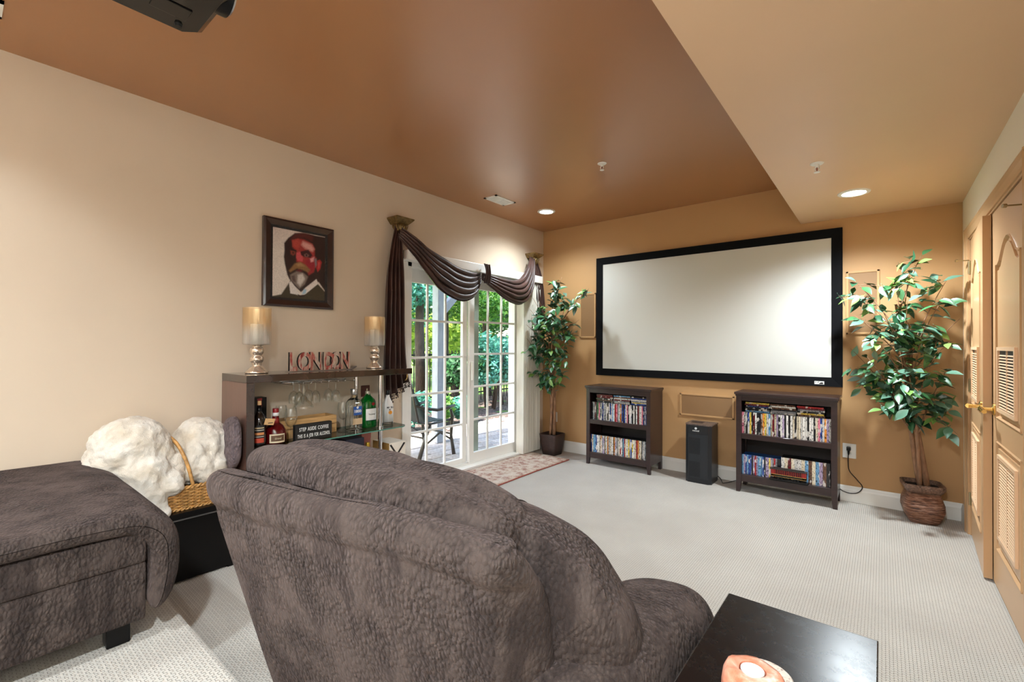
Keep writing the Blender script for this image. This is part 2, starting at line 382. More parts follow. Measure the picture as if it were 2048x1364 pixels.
SLAT = None
def closet_leaf(name, label, hy, sgn, ang, extra_x=0.0):
    """leaf hinged at (W+.004, hy); local a = distance from the hinge towards the free edge (sgn * -Y)"""
    global SLAT
    LW, LH, TT = .800, 2.025, .035
    root = sroot(name, (W, hy, 0), label)
    ca, sa = math.cos(ang), math.sin(ang)
    def P(a, o, z):    # o: out of the room face (towards -X), 0 = face
        xx = -a * sa - o * ca; yy = -sgn * a * ca + sgn * o * sa
        return (W + .006 + extra_x + xx, hy + yy, z)
    def slab(mb, a0, a1, z0, z1, o0, o1):
        v = [P(a, o, z) for a in (a0, a1) for o in (o0, o1) for z in (z0, z1)]
        mb.add(v, [(0, 1, 3, 2), (4, 6, 7, 5), (0, 4, 5, 1), (2, 3, 7, 6), (0, 2, 6, 4), (1, 5, 7, 3)])
    def flat(mb, pts, o):
        mb.add([P(a, o, z) for a, z in pts], [tuple(range(len(pts)))])
    st = .115
    z0 = .012
    m = MB(); slab(m, .003, LW, z0, z0 + LH, -TT, -.008)       # core
    slab(m, .003, st, z0, z0 + LH, -.008, 0); slab(m, LW - st, LW, z0, z0 + LH, -.008, 0)
    slab(m, st, LW - st, z0, .22, -.008, 0); slab(m, st, LW - st, .80, .92, -.008, 0)
    # arched top rail
    n = 12; wv = LW - 2 * st
    def arch(u): return 1.74 + .115 * math.sin(PI * min(max((u - .12) / .76, 0), 1)) ** 1.2
    for i in range(n):
        u0, u1 = i / n, (i + 1) / n
        v = [P(st + u * wv, o, z) for u, zz in ((u0, arch(u0)), (u1, arch(u1))) for o in (-.008, 0) for z in (zz, z0 + LH)]
        m.add(v, [(0, 1, 3, 2), (4, 6, 7, 5), (0, 4, 5, 1), (2, 3, 7, 6), (0, 2, 6, 4), (1, 5, 7, 3)])
    obj('door_body', m, M['doorp'], root)
    # moulding round the panels and raised fields
    for (za, zb, top) in ((.92, None, True), (.22, .80, False)):
        m = MB()
        def edge(pts, w=.016):
            for (a, z), (b, y) in zip(pts[:-1], pts[1:]):
                d = Vector((b - a, y - z)); d.normalize(); nrm = Vector((-d.y, d.x)) * w
                q = [(a, z), (b, y), (b + nrm.x, y + nrm.y), (a + nrm.x, z + nrm.y)]
                m.add([P(x, -.001, zz) for x, zz in q[:2]] + [P(x, .006, zz) for x, zz in ((q[0][0] + nrm.x * .35, q[0][1] + nrm.y * .35), (q[1][0] + nrm.x * .35, q[1][1] + nrm.y * .35))] + [P(x, -.009, zz) for x, zz in q[2:]], [(0, 1, 3, 2), (2, 3, 4, 5)])
        if top:
            tp = [(st + i / n * wv, arch(i / n)) for i in range(n + 1)]
            path = [(st, za), (LW - st, za)] + tp[::-1] + [(st, za)]
        else: path = [(st, za), (LW - st, za), (LW - st, zb), (st, zb), (st, za)]
        edge(path); obj('panel_molding', m, M['doorp'], root)
        m = MB(); i0 = .035
        if top:
            f = [(st + i0, za + i0), (LW - st - i0, za + i0)] + [(st + i0 + (1 - i / n) * (wv - 2 * i0), arch(1 - i / n) - i0) for i in range(n + 1)]
            mb_ = MB(); v = [P(a, .001, z) for a, z in f] + [P(a, -.008, z) for a, z in f]; k = len(f)
            m.add(v, [tuple(range(k))] + [(i, (i + 1) % k, (i + 1) % k + k, i + k) for i in range(k)])
        else: slab(m, st + i0, LW - st - i0, za + i0, zb - i0, -.008, .001)
        obj('raised_panel', m, M['doorp'], root)
    # louvred vents
    for (za, zb) in ((.965, 1.30), (.30, .74)):
        a0, a1 = st + .075, LW - st - .075
        v = bpy.data.objects.new('vent_grille', None); v.empty_display_size = .03; COL.objects.link(v); v.parent = root
        v.matrix_parent_inverse = chain(root).inverted(); v.location = P((a0 + a1) / 2, .004, (za + zb) / 2)
        m = MB(); slab(m, a0, a0 + .02, za, zb, 0, .012); slab(m, a1 - .02, a1, za, zb, 0, .012); slab(m, a0 + .02, a1 - .02, za, za + .018, 0, .012); slab(m, a0 + .02, a1 - .02, zb - .018, zb, 0, .012)
        slab(m, (a0 + a1) / 2 - .004, (a0 + a1) / 2 + .004, za + .018, zb - .018, 0, .007)
        obj('grille_frame', m, M['slatp'], v)
        m = MB(); slab(m, a0 + .01, a1 - .01, za + .01, zb - .01, .0012, .0016); obj('grille_backing', m, M['espressodark'], v)
        ns = int((zb - za - .04) / .0148)
        for i in range(ns):
            z = za + .022 + i * .0148
            m = MB(); m.add([P(a, o, z + dz) for a in (a0 + .018, a1 - .018) for o, dz in ((.0016, .0045), (.0075, .0), (.008, .0022), (.002, .0067))], [(0, 1, 2, 3), (7, 6, 5, 4), (0, 4, 5, 1), (1, 5, 6, 2), (2, 6, 7, 3), (3, 7, 4, 0)])
            obj('slat', m, M['slatp'], v)
    # lever handle
    h = bpy.data.objects.new('lever_handle', None); h.empty_display_size = .03; COL.objects.link(h); h.parent = root
    h.matrix_parent_inverse = chain(root).inverted(); h.location = P(LW - .06, .0, .96)
    m = MB(); c = P(LW - .06, 0, .96); d = (Vector(P(LW - .06, .01, .96)) - Vector(c)).normalized()
    m.tube([Vector(c), Vector(c) + d * .008, Vector(c) + d * .012], [.032, .032, .024], 20); obj('rose_plate', m, M['brass'], h, 40)
    m = MB(); e = Vector(c) + d * .055; b = Vector(P(LW - .17, .055, .955)); m.tube([Vector(c) + d * .01, Vector(c) + d * .035, e], [.011, .010, .013], 12)
    m.tube([e, e.lerp(b, .3), e.lerp(b, .75), b], [.013, .010, .009, .0105], 12); obj('lever', m, M['brass'], h, 50)
    # hinges
    for z in (.25, 1.035, 1.85):
        m = MB(); c = Vector(P(-.004, .006, z)); m.tube([c - Vector((0, 0, .045)), c + Vector((0, 0, .045))], .0065, 10)
        slab(m, -.03, .03, z - .045, z + .045, -.001, .0015); hn = obj('hinge', m, M['steelh'], root, 40)
        if z > 1.5:
            m = MB(); c2 = c + Vector((0, 0, .052)); q = c2 + Vector((-.06, -.02, .0)); m.tube([c2, q], .0035, 8); m.tube([q, q + Vector((-.012, -.004, 0))], .009, 10); obj('hinge_pin_stop', m, M['steelh'], hn, 40)
    return root
E1 = closet_leaf('door_2', 'far peach louvred closet door standing slightly ajar behind the plant', RY1 - .014, 1, math.radians(2.7))
E2 = closet_leaf('door_3', 'near peach louvred closet door at right edge of photo', RY0 + .014, -1, 0.0)
# ------------------------------------------------------------------ recessed lights, vents, sprinklers, wall speakers
DIFF = pmat('led_diffuser', (255, 252, 246), .5, emit=14.0)
def downlight(x, y, z, label, energy, size=132, blend=.55):
    r = thing('recessed_light', label, 'ceiling light', (x, y, z), 'recessed ceiling lights')
    m = MB(); m.lathe([(.068, -.003), (.072, -.008), (.094, -.006), (.096, 0)], (x, y, z), 40); obj('trim_ring', m, M['white'], r, 40)
    m = MB(); m.lathe([(0, -.0035), (.069, -.0035)], (x, y, z), 40); m.f = m.f[:-1]; m.mi = m.mi[:-1]; obj('diffuser', m, DIFF, r)
    l = bpy.data.lights.new('lamp', 'SPOT'); l.energy = energy; l.spot_size = math.radians(size); l.spot_blend = blend; l.shadow_soft_size = .055; l.color = (.84, .94, 1.0)
    o = bpy.data.objects.new('lamp', l); COL.objects.link(o); o.parent = r; o.location = (0, 0, -.07)
downlight(.547, 4.061, H, 'recessed light in brown ceiling above the patio door corner', LAMP_W * 3.7, 155, 1.0)
downlight(3.209, 4.024, HS, 'recessed light in tan soffit above the right ficus tree', LAMP_W * 8.5, 155, 1.0)
downlight(.62, -.12, H, 'recessed light in brown ceiling above the ottoman', LAMP_W * .9, 118, .5)
downlight(3.209, -.45, HS, 'recessed light in tan soffit behind the end table', LAMP_W * 11.5, 172, .6)
downlight(1.95, -.75, H, 'recessed light in brown ceiling behind the projector', LAMP_W * 6.0, 165, .9)
downlight(3.209, -2.3, HS, 'added fill light, unseen at the rear of the tan soffit', LAMP_W * 5.5, 170, .9)  # this and the next two: unseen downlights added as soft fill from behind
downlight(.62, -2.5, H, 'added fill light, unseen at the rear left of the brown ceiling', LAMP_W * 5.5, 170, .9)
downlight(1.95, -2.6, H, 'added fill light, unseen at the rear middle of the brown ceiling', LAMP_W * 5.5, 170, .9)

def ceiling_vent(x0, x1, y0, y1, label):
    r = thing('ceiling_vent', label, 'air vent', ((x0 + x1) / 2, (y0 + y1) / 2, H), 'white ceiling registers')
    z = H; m = MB(); w = .022
    m.box(x0, x1, y0, y0 + w, z - .007, z); m.box(x0, x1, y1 - w, y1, z - .007, z); m.box(x0, x0 + w, y0, y1, z - .007, z); m.box(x1 - w, x1, y0, y1, z - .007, z); m.box(x0, x1, (y0 + y1) / 2 - .004, (y0 + y1) / 2 + .004, z - .006, z)
    obj('frame', m, M['white'], r)
    m = MB(); m.box(x0 + .01, x1 - .01, y0 + .01, y1 - .01, z - .001, z); obj('backing', m, pmat('vent_shadow_metal', (120, 112, 104), .6), r)
    n = int((x1 - x0 - 2 * w) / .009)
    for i in range(n):
        x = x0 + w + (i + .5) * .009
        m = MB(); m.add([(x - .003, y0 + w, z - .0055), (x - .003, y1 - w, z - .0055), (x + .002, y1 - w, z - .001), (x + .002, y0 + w, z - .001)], [(0, 1, 2, 3)]); obj('louver', m, M['white'], r)
ceiling_vent(.325, .485, 3.305, 3.605, 'white ceiling register with louvers near the patio door')
ceiling_vent(.33, .49, -.16, .14, 'white ceiling register at the top left corner of photo')

def sprinkler(x, y, z, label):
    r = thing('fire_sprinkler', label, 'sprinkler', (x, y, z), 'white fire sprinklers')
    m = MB(); m.lathe([(.004, -.006), (.03, -.006), (.036, -.001), (.036, 0)], (x, y, z), 24); obj('escutcheon', m, M['white'], r, 40)
    m = MB(); m.lathe([(.011, 0), (.011, -.02), (.008, -.024)], (x, y, z), 12)
    for s in (-1, 1): m.tube([(x + s * .009, y, z - .02), (x + s * .013, y, z - .032), (x + s * .004, y, z - .046)], .0028, 6)
    obj('frame_arms', m, M['white'], r, 40)
    m = MB(); m.lathe([(.004, -.048), (.016, -.05), (.017, -.053), (.003, -.054)], (x, y, z), 16); obj('deflector', m, M['white'], r, 40)
    m = MB(); m.lathe([(.0025, -.022), (.003, -.034), (.0025, -.046)], (x, y, z), 8); obj('bulb', m, pmat('sprinkler_bulb', (120, 40, 35), .2), r, True)
sprinkler(1.639, 3.255, H, 'white fire sprinkler head in the brown ceiling')
sprinkler(3.063, 3.248, HS, 'white fire sprinkler head in the tan soffit')

def wall_speaker(x0, x1, z0, z1, label):
    r = thing('wall_speaker', label, 'speaker', ((x0 + x1) / 2, D, z0), 'painted speakers built into the golden wall')
    w = .018; m = MB(); y0, y1 = D - .014, D
    m.bbox(x0, x1, y0, y1, z0, z0 + w, .003); m.bbox(x0, x1, y0, y1, z1 - w, z1, .003); m.bbox(x0, x0 + w, y0, y1, z0, z1, .003); m.bbox(x1 - w, x1, y0, y1, z0, z1, .003); obj('frame', m, M['gold'], r)
    t = NT('painted_perforated_grille') if 'grille' not in M else None
    if t:
        v = t.coords((1, 1, 1)); vo = t.new('ShaderNodeTexVoronoi'); vo.inputs['Scale'].default_value = 260; vo.inputs['Randomness'].default_value = 0.0; t.link(v, vo.inputs[0])
        t.link(t.ramp(vo.outputs['Distance'], [(.25, lin((104, 78, 52))), (.5, lin((146, 110, 72)))]), t.b.inputs['Base Color']); t.b.inputs['Roughness'].default_value = .6; M['grille'] = t.m
    m = MB(); m.box(x0 + w * .8, x1 - w * .8, D - .009, D - .002, z0 + w * .8, z1 - w * .8); obj('grille', m, M['grille'], r)
wall_speaker(1.735, 2.255, .585, .812, 'wide center speaker set in the wall under the screen')
wall_speaker(3.125, 3.348, 1.40, 1.93, 'upright wall speaker between the screen and right ficus tree')
wall_speaker(.545, .757, 1.385, 1.912, 'upright wall speaker between the left ficus tree and screen')

# ------------------------------------------------------------------ projection screen
sx0, sx1, sz0, sz1 = .7804, 3.1031, .9547, 2.3049
r = thing('projection_screen', 'large wall-mounted projection screen with wide black velvet frame', 'screen', ((sx0 + sx1) / 2, D, sz0))
fb = .078; m = MB(); y0, y1 = D - .042, D - .004
def mitre(m, x0, x1, z0, z1, b, y0, y1, bev=.012):
    o = [(x0, z0), (x1, z0), (x1, z1), (x0, z1)]; i = [(x0 + b, z0 + b), (x1 - b, z0 + b), (x1 - b, z1 - b), (x0 + b, z1 - b)]
    for k in range(4):
        a, c = o[k], o[(k + 1) % 4]; d, e = i[(k + 1) % 4], i[k]
        v = [(p[0], y1, p[1]) for p in (a, c, d, e)] + [(p[0], yy, p[1]) for p, yy in ((a, y0), (c, y0), (d, y0 + bev), (e, y0 + bev))]
        m.add(v, [(0, 1, 2, 3), (4, 5, 6, 7), (0, 1, 5, 4), (1, 2, 6, 5), (2, 3, 7, 6), (3, 0, 4, 7)])
mitre(m, sx0, sx1, sz0, sz1, fb, y0, y1); obj('frame', m, M['velvet'], r)
m = MB(); m.box(sx0 + fb - .005, sx1 - fb + .005, D - .026, D - .02, sz0 + fb - .005, sz1 - fb + .005); obj('screen_surface', m, M['screenw'], r)
m = MB(); lx0, lx1, lz0, lz1 = 2.905, 2.975, .971, .998
m.box(lx0, lx1, y0 - .002, y0 + .01, lz0, lz1); lg = obj('logo_badge', m, M['label'], r)
m = MB(); m.prism([(lx0 + .006, lz1 - .006), (lx0 + .012, lz1 - .006), (lx0 + .010, lz1 - .013), (lx0 + .006, lz1 - .012)], y0 - .0028, y0 - .001, 'Y'); m.prism([(2.936, .9745), (2.967, .9745), (2.968, .9865), (2.956, .989), (2.948, .985)], y0 - .0028, y0 - .001, 'Y'); m.prism([(2.926, .984), (2.934, .994), (2.939, .994), (2.929, .983)], y0 - .0028, y0 - .001, 'Y')
obj('logo_mark', m, M['ink'], lg)

# ------------------------------------------------------------------ bookcases
def bookcase(name, label, x0, x1, yf, h, zm, zb):
    yb = D - .018; r = thing(name, label, 'bookcase', ((x0 + x1) / 2, yf, 0), 'espresso two shelf bookcases')
    lw = .042
    m = MB(); m.bbox(x0 - .014, x1 + .014, yf - .016, yb, h - .022, h, .005); m.bbox(x0 - .006, x1 + .006, yf - .008, yb, h - .036, h - .022, .004); obj('top', m, M['espresso'], r)
    for xa, sg in ((x0, 1), (x1, -1)):
        m = MB(); t = .012
        m.add([(xa, yf, h - .036), (xa + sg * lw, yf, h - .036), (xa + sg * lw, yf, .10), (xa + sg * (lw - t), yf, 0), (xa, yf, 0)] + [(xa, yf + .028, h - .036), (xa + sg * lw, yf + .028, h - .036), (xa + sg * lw, yf + .028, .10), (xa + sg * (lw - t), yf + .028, 0), (xa, yf + .028, 0)], [(0, 1, 2, 3, 4), (9, 8, 7, 6, 5)] + [(i, (i + 1) % 5, (i + 1) % 5 + 5, i + 5) for i in range(5)])
        obj('leg', m, M['espresso'], r)
        m = MB(); m.box(xa, xa + sg * .02, yf + .028, yb - .04, .085, h - .036); obj('side_panel', m, M['espresso'], r)
        m = MB(); m.box(xa, xa + sg * .03, yb - .045, yb, 0, h - .036); obj('leg', m, M['espresso'], r)
    a, b = x0 + lw, x1 - lw
    m = MB(); m.bbox(a, b, yf + .002, yf + .024, h - .075, h - .034, .002); obj('top_rail', m, M['espresso'], r)
    m = MB(); m.bbox(a, b, yf + .002, yf + .024, zm - .045, zm, .002); m.box(x0 + .02, x1 - .02, yf + .024, yb - .01, zm - .022, zm); obj('shelf', m, M['espresso'], r)
    m = MB(); m.bbox(a, b, yf + .002, yf + .024, zb - .062, zb, .002); m.box(x0 + .02, x1 - .02, yf + .024, yb - .01, zb - .022, zb); obj('bottom_shelf', m, M['espresso'], r)
    m = MB(); m.box(x0 + .01, x1 - .01, yb - .01, yb - .004, .085, h - .03); obj('back_panel', m, M['espressodark'], r)
    return a, b
LA, LB = bookcase('bookcase', 'dark espresso bookcase of discs left of the air purifier', .828, 1.556, 4.440, .856, .488, .132)
RA, RB = bookcase('bookcase', 'dark espresso bookcase of discs right of the air purifier', 2.343, 3.085, 4.462, .888, .520, .158)

# disc cases: spine colour is carried by the object colour
def spine_mat(name, base):
    t = NT(name); oi = t.new('ShaderNodeObjectInfo'); tc = t.new('ShaderNodeTexCoord'); mp = t.new('ShaderNodeMapping')
    cx = t.new('ShaderNodeCombineXYZ'); sc = t.math('MULTIPLY', oi.outputs['Random'], 90.0)
    for i in range(3): t.link(sc, cx.inputs[i])
    t.link(tc.outputs['Object'], mp.inputs[0]); t.link(cx.outputs[0], mp.inputs['Location']); mp.inputs['Scale'].default_value = (120, 120, 55)
    n = t.noise(mp.outputs[0], 1.0, 3, .6)
    n2 = t.noise(mp.outputs[0], .22, 2)
    hsv = t.new('ShaderNodeHueSaturation'); hsv.inputs['Value'].default_value = .16; hsv.inputs['Saturation'].default_value = 1.2; t.link(oi.outputs['Color'], hsv.inputs['Color'])
    c1 = t.mix(t.ramp(n.outputs[0], [(.55, (0, 0, 0, 1)), (.59, (1, 1, 1, 1))]), oi.outputs['Color'], hsv.outputs[0])
    c2 = t.mix(t.ramp(n2.outputs[0], [(.58, (0, 0, 0, 1)), (.62, (.8, .8, .8, 1))]), c1, lin((228, 222, 214)))
    t.link(c2, t.b.inputs['Base Color']); t.b.inputs['Roughness'].default_value = .25; t.b.inputs['Coat Weight'].default_value = .3
    return t.m
M['spine'] = spine_mat('printed_spine', None)
M['case'] = pmat('black_case_plastic', (18, 18, 20), .35)
M['bluecase'] = pmat('blue_case_plastic', (36, 90, 160), .25)
def case_mesh(name, wd, dp, ht, mats):
    m = MB(); m.box(-wd / 2, wd / 2, 0, dp, 0, ht)
    # front (y = 0) face takes the printed spine
    me = m.mesh(name)
    for mt in mats: me.materials.append(mt)
    for p in me.polygons: p.material_index = 1 if p.normal.y < -.9 else 0
    return me
SP = {'white': (226, 222, 216), 'cream': (220, 206, 180), 'grey': (150, 152, 156), 'black': (34, 32, 36), 'red': (176, 36, 36), 'blue': (44, 74, 150), 'sky blue': (110, 160, 200), 'orange': (222, 140, 60), 'yellow': (226, 196, 84), 'green': (80, 130, 84), 'brown': (110, 74, 54), 'lilac': (170, 150, 180), 'pink': (222, 130, 150), 'maroon': (104, 28, 34)}
CS = list(SP)
ORD = ['first', 'second', 'third', 'fourth', 'fifth', 'sixth', 'seventh', 'eighth', 'ninth', 'tenth', 'eleventh', 'twelfth', 'thirteenth', 'fourteenth', 'fifteenth', 'sixteenth', 'seventeenth', 'eighteenth', 'nineteenth']
TENS = {2: 'twent', 3: 'thirt', 4: 'fort', 5: 'fift'}
def ordinal(i):
    if i < 20: return ORD[i - 1]
    t, u = divmod(i, 10)
    return TENS[t] + 'ieth' if u == 0 else TENS[t] + 'y-' + ORD[u - 1]
DV = case_mesh('disc_case', .0143, .135, .19, [M['case'], M['spine']])
BR = case_mesh('slim_blue_disc_case', .0118, .133, .172, [M['bluecase'], M['spine']])
BX = case_mesh('box_set', .024, .14, .192, [M['case'], M['spine']])
FL = MB(); FL.box(-.095, .095, 0, .135, 0, .0138); FL = FL.mesh('flat_case')
for mt in (M['case'], M['spine']): FL.materials.append(mt)
for p in FL.polygons: p.material_index = 1 if p.normal.y < -.9 else 0
rc = random.Random(11)
def disc(me, nm, x, y, z, c, label, group, rz=0.0, lean=0.0):
    o = bpy.data.objects.new(nm, me); COL.objects.link(o); o.location = (x, y, z); o.rotation_euler = (0, lean, rz)
    k = rc.uniform(.85, 1.1); o.color = tuple(min(1, v * k) for v in lin(SP[c])[:3]) + (1,)
    tag(o, label, 'disc case', group); return o
W_UP = ['white', 'red', 'white', 'grey', 'white', 'black', 'grey', 'blue', 'black', 'sky blue', 'grey', 'white', 'pink', 'orange', 'black', 'cream', 'grey', 'blue', 'white', 'black', 'maroon', 'white', 'green']
W_LO = ['cream', 'orange', 'white', 'cream', 'lilac', 'grey', 'cream', 'white', 'sky blue', 'yellow', 'cream', 'grey', 'red', 'orange', 'cream', 'blue', 'white', 'cream']
W_RU = ['white', 'white', 'cream', 'red', 'white', 'sky blue', 'white', 'sky blue', 'yellow', 'sky blue', 'black', 'green', 'maroon', 'white', 'black', 'white', 'pink', 'blue', 'white', 'blue', 'brown', 'orange', 'cream', 'white', 'maroon', 'black', 'white', 'blue', 'lilac']
def row(a, b, yf, z, seq, where, group):
    n = int((b - a - .002) / .0147); st = (b - a - .002) / n
    for i in range(n):
        c = rc.choice(seq)
        disc(DV, 'disc_case', a + .001 + (i + .5) * st, yf + .024 + rc.uniform(0, .012), z + .0006, c, f'{c}-spined disc case, {ordinal(i + 1)} from left, {where}', group)
row(LA, LB, 4.440, .488, W_UP, 'upper shelf of left bookcase', 'discs on left upper shelf')
row(LA, LB, 4.440, .132, W_LO, 'lower shelf of left bookcase', 'discs on left lower shelf')
row(RA, RB, 4.462, .520, W_RU, 'upper shelf of right bookcase', 'discs on right upper shelf')
def stacks(a, b, yf, z, ns, nper, where, group, pos):
    for s in range(ns):
        x = a + pos[s]
        for k in range(nper):
            c = rc.choice(['red', 'black', 'blue', 'grey', 'white', 'yellow', 'brown', 'maroon', 'sky blue', 'black'])
            disc(FL, 'flat_disc_case', x + rc.uniform(-.006, .006), yf + .06 + rc.uniform(0, .02), z + .1912 + k * .014, c, f'{c}-spined disc case lying {ordinal(k + 1)} up in {ORD[s]} pile, {where}', group, rc.uniform(-.03, .03))
stacks(LA, LB, 4.440, .488, 3, 6, 'top of left bookcase row', 'discs lying flat in left bookcase', (.145, .345, .545))
stacks(RA, RB, 4.462, .520, 3, 6, 'top of right bookcase row', 'discs lying flat in right bookcase', (.115, .315, .515))
x = RA + .008
i = 0
while x < RA + .305:
    c = rc.choice(['black', 'blue', 'white', 'grey', 'blue', 'yellow', 'lilac', 'red', 'sky blue', 'black'])
    i += 1; disc(BR, 'slim_disc_case', x, 4.462 + .03 + rc.uniform(0, .01), .1586, c, f'{c} slim blue-edged disc case, {ordinal(i)} from left, lower right shelf', 'slim discs on right lower shelf'); x += .0124
seq = ['white', 'cream', 'maroon', 'cream', 'white', 'white', 'cream', 'sky blue', 'brown', 'cream', 'sky blue', 'lilac', 'brown', 'black', 'cream']
j = 0; x += .012
while x < RB - .013 and j < len(seq):
    c = seq[j]; j += 1; disc(BX, 'box_set', x, 4.462 + .03 + rc.uniform(0, .008), .1586, c, f'{c} thick box set, {ORD[j - 1]} right of the slim discs, lower shelf', 'box sets on right lower shelf'); x += .0246

# trolley car model
def trolley():
    x0, x1, yc, z = 2.618, 2.882, 4.447, .1585
    r = thing('trolley_model', 'red and black model trolley car on lower shelf of right bookcase', 'model train', ((x0 + x1) / 2, yc, z))
    red = pmat('trolley_red', (150, 34, 30), .35); gold = pmat('trolley_gold', (190, 150, 80), .4); blk = M['black']
    y0, y1 = 4.436, 4.470 + .012
    m = MB(); m.bbox(x0 - .008, x1 + .008, y0 - .006, y1 + .006, z, z + .016, .003); obj('display_base', m, M['blackwood'], r)
    m = MB(); m.box(x0 + .004, x1 - .004, y0 + .004, y1 - .004, z + .034, z + .056); obj('lower_body', m, blk, r)
    m = MB(); m.box(x0 + .004, x1 - .004, y0 + .002, y0 + .004, z + .052, z + .055); m.box(x0 + .004, x1 - .004, y0 + .002, y0 + .004, z + .036, z + .038); obj('gold_stripe', m, gold, r)
    m = MB(); m.box(x0 + .004, x1 - .004, y0 + .012, y1 - .012, z + .056, z + .092); obj('cabin', m, pmat('trolley_dark_red', (44, 12, 12), .4), r)
    m = MB(); m.box(x0 + .004, x0 + .034, y0 + .004, y1 - .004, z + .036, z + .094); m.box(x1 - .034, x1 - .004, y0 + .004, y1 - .004, z + .036, z + .094); obj('end_platform', m, red, r)
    for k in range(15):
        xx = x0 + .040 + k * (x1 - x0 - .08) / 14
        m = MB(); m.box(xx - .0025, xx + .0025, y0 + .004, y0 + .011, z + .056, z + .092); obj('window_post', m, red, r)
    m = MB(); m.bbox(x0 - .002, x1 + .002, y0, y1, z + .093, z + .103, .003); m.bbox(x0 + .02, x1 - .02, y0 + .012, y1 - .012, z + .103, z + .110, .002); obj('roof', m, pmat('trolley_roof', (40, 28, 24), .4), r)
    for xx in (x0 + .06, x0 + .085, x1 - .085, x1 - .06):
        m = MB(); m.tube([(xx, y0 + .002, z + .026), (xx, y1 - .002, z + .026)], .0098, 16); obj('wheel', m, blk, r, 40)
trolley()

# ------------------------------------------------------------------ air purifier
def purifier():
    x0, x1, y0, y1, h = 1.888, 2.125, 4.475, 4.700, .556
    r = thing('air_purifier', 'black tower air purifier standing between the two bookcases', 'air purifier', ((x0 + x1) / 2, y0, 0))
    bodym = pmat('dark_grey_plastic', (22, 25, 30), .35); c = .03
    m = MB(); m.prism([(x0 + c, y0), (x1 - c, y0), (x1, y0 + c * .8), (x1, y1), (x0, y1), (x0, y0 + c * .8)], .0, h - .012, 'Z'); obj('body', m, bodym, r)
    m = MB(); m.prism([(x0 + c - .004, y0 - .003), (x1 - c + .004, y0 - .003), (x1 + .003, y0 + c * .8), (x1 + .003, y1 + .003), (x0 - .003, y1 + .003), (x0 - .003, y0 + c * .8)], h - .012, h, 'Z'); tp = obj('top_cap', m, pmat('bronze_grey_plastic', (96, 82, 76), .25, var=.3, vscale=30), r)
    for i in range(9):
        m = MB(); m.box(x0 + .03 + i * .012, x0 + .036 + i * .012, y0 + .07, y1 - .05, h, h + .001); obj('outlet_slot', m, M['black'], tp)
    m = MB(); m.box(x0 + c, x1 - c, y0 - .002, y0, .045, h - .10); fp = obj('front_grille', m, pmat('grille_panel', (30, 33, 38), .4), r)
    m = MB()
    for (za, zb) in ((.062, .205), (.275, .425)):
        k = 0; z = za
        while z < zb:
            xx = x0 + c + .008 + (k % 2) * .0045
            while xx < x1 - c - .068:
                m.lathe([(0, -.0008), (.0028, 0)], (0, 0, 0), 6); n = 6
                m.v[-2 * n:] = [(xx + p[0], y0 - .0022, z + p[1]) for p in m.v[-2 * n:]]; m.f = m.f[:-1]; m.mi = m.mi[:-1]
                xx += .009
            z += .0055; k += 1
    ho = obj('perforations', m, M['black'], fp); ho['kind'] = 'stuff'
    m = MB(); m.tube([(x0 + .118 - .018, y0 + .0006, .515), (x0 + .118 - .018, y0 - .0012, .515)], .011, 20); lo = obj('logo_badge', m, pmat('logo_white', (215, 218, 220), .4), r)
    text('logo_lettering', 'newal', .022, T(x0 + .1, y0 - .0008, .493) @ FY, M['inkw'], r, depth=.0006, sx=1.2)
    return r
purifier()
def cord(name, pts, label, rad=.0035, n=40):
    m = MB(); m.tube([catmull(pts, i / n) for i in range(n + 1)], rad, 6); o = obj(name, m, M['black'], None, True); return tag(o, label, 'cord')
cord('power_cord', [(2.10, 4.715, .05), (2.14, 4.72, .02), (2.17, 4.67, .005), (2.19, 4.62, .005), (2.21, 4.64, .005), (2.24, 4.70, .006), (2.30, 4.72, .03), (2.38, 4.745, .05)], 'black power cord running from the air purifier to the bookcase')

def outlet(x, z, w, h, label):
    r = thing('wall_outlet', label, 'outlet', (x, D, z), 'white wall outlets')
    m = MB(); m.bbox(x - w / 2, x + w / 2, D - .007, D, z - h / 2, z + h / 2, .003); obj('cover_plate', m, M['white'], r)
    for dz in (-.02, .02):
        m = MB(); m.lathe([(.016, 0), (.016, .003)], (0, 0, 0), 16); m.v = [(x + a, D - .0065 - c_, z + dz + b) for a, b, c_ in m.v]; s = obj('socket', m, pmat('socket_white', (214, 212, 206), .4), r)
        for dx in (-.006, .006):
            m = MB(); m.box(x + dx - .001, x + dx + .001, D - .0102, D - .009, z + dz - .003, z + dz + .005); obj('slot', m, M['black'], s)
    return r
outlet(3.147, .422, .092, .122, 'large white outlet plate with plug right of the right bookcase')
outlet(.185, .405, .078, .122, 'white wall outlet behind the left ficus trunk')
def plug():
    r = thing('plug_cord', 'black plug and looping cord hanging from the right wall outlet', 'cord', (3.143, D - .03, .44))
    m = MB(); m.bbox(3.128, 3.158, D - .042, D - .0105, .428, .460, .006); m.tube([(3.143, D - .03, .43), (3.143, D - .034, .405), (3.141, D - .034, .39)], [.009, .007, .004], 8); obj('plug', m, M['black'], r)
    pts = [(3.141, D - .034, .395), (3.14, D - .035, .33), (3.15, D - .04, .26), (3.20, D - .05, .20), (3.235, D - .06, .15), (3.21, D - .055, .10), (3.16, D - .05, .08), (3.10, D - .045, .09), (3.06, D - .012 - .006, .12)]
    m = MB(); m.tube([catmull(pts, i / 50) for i in range(51)], .0035, 6); obj('cord', m, M['black'], r, True)
plug()
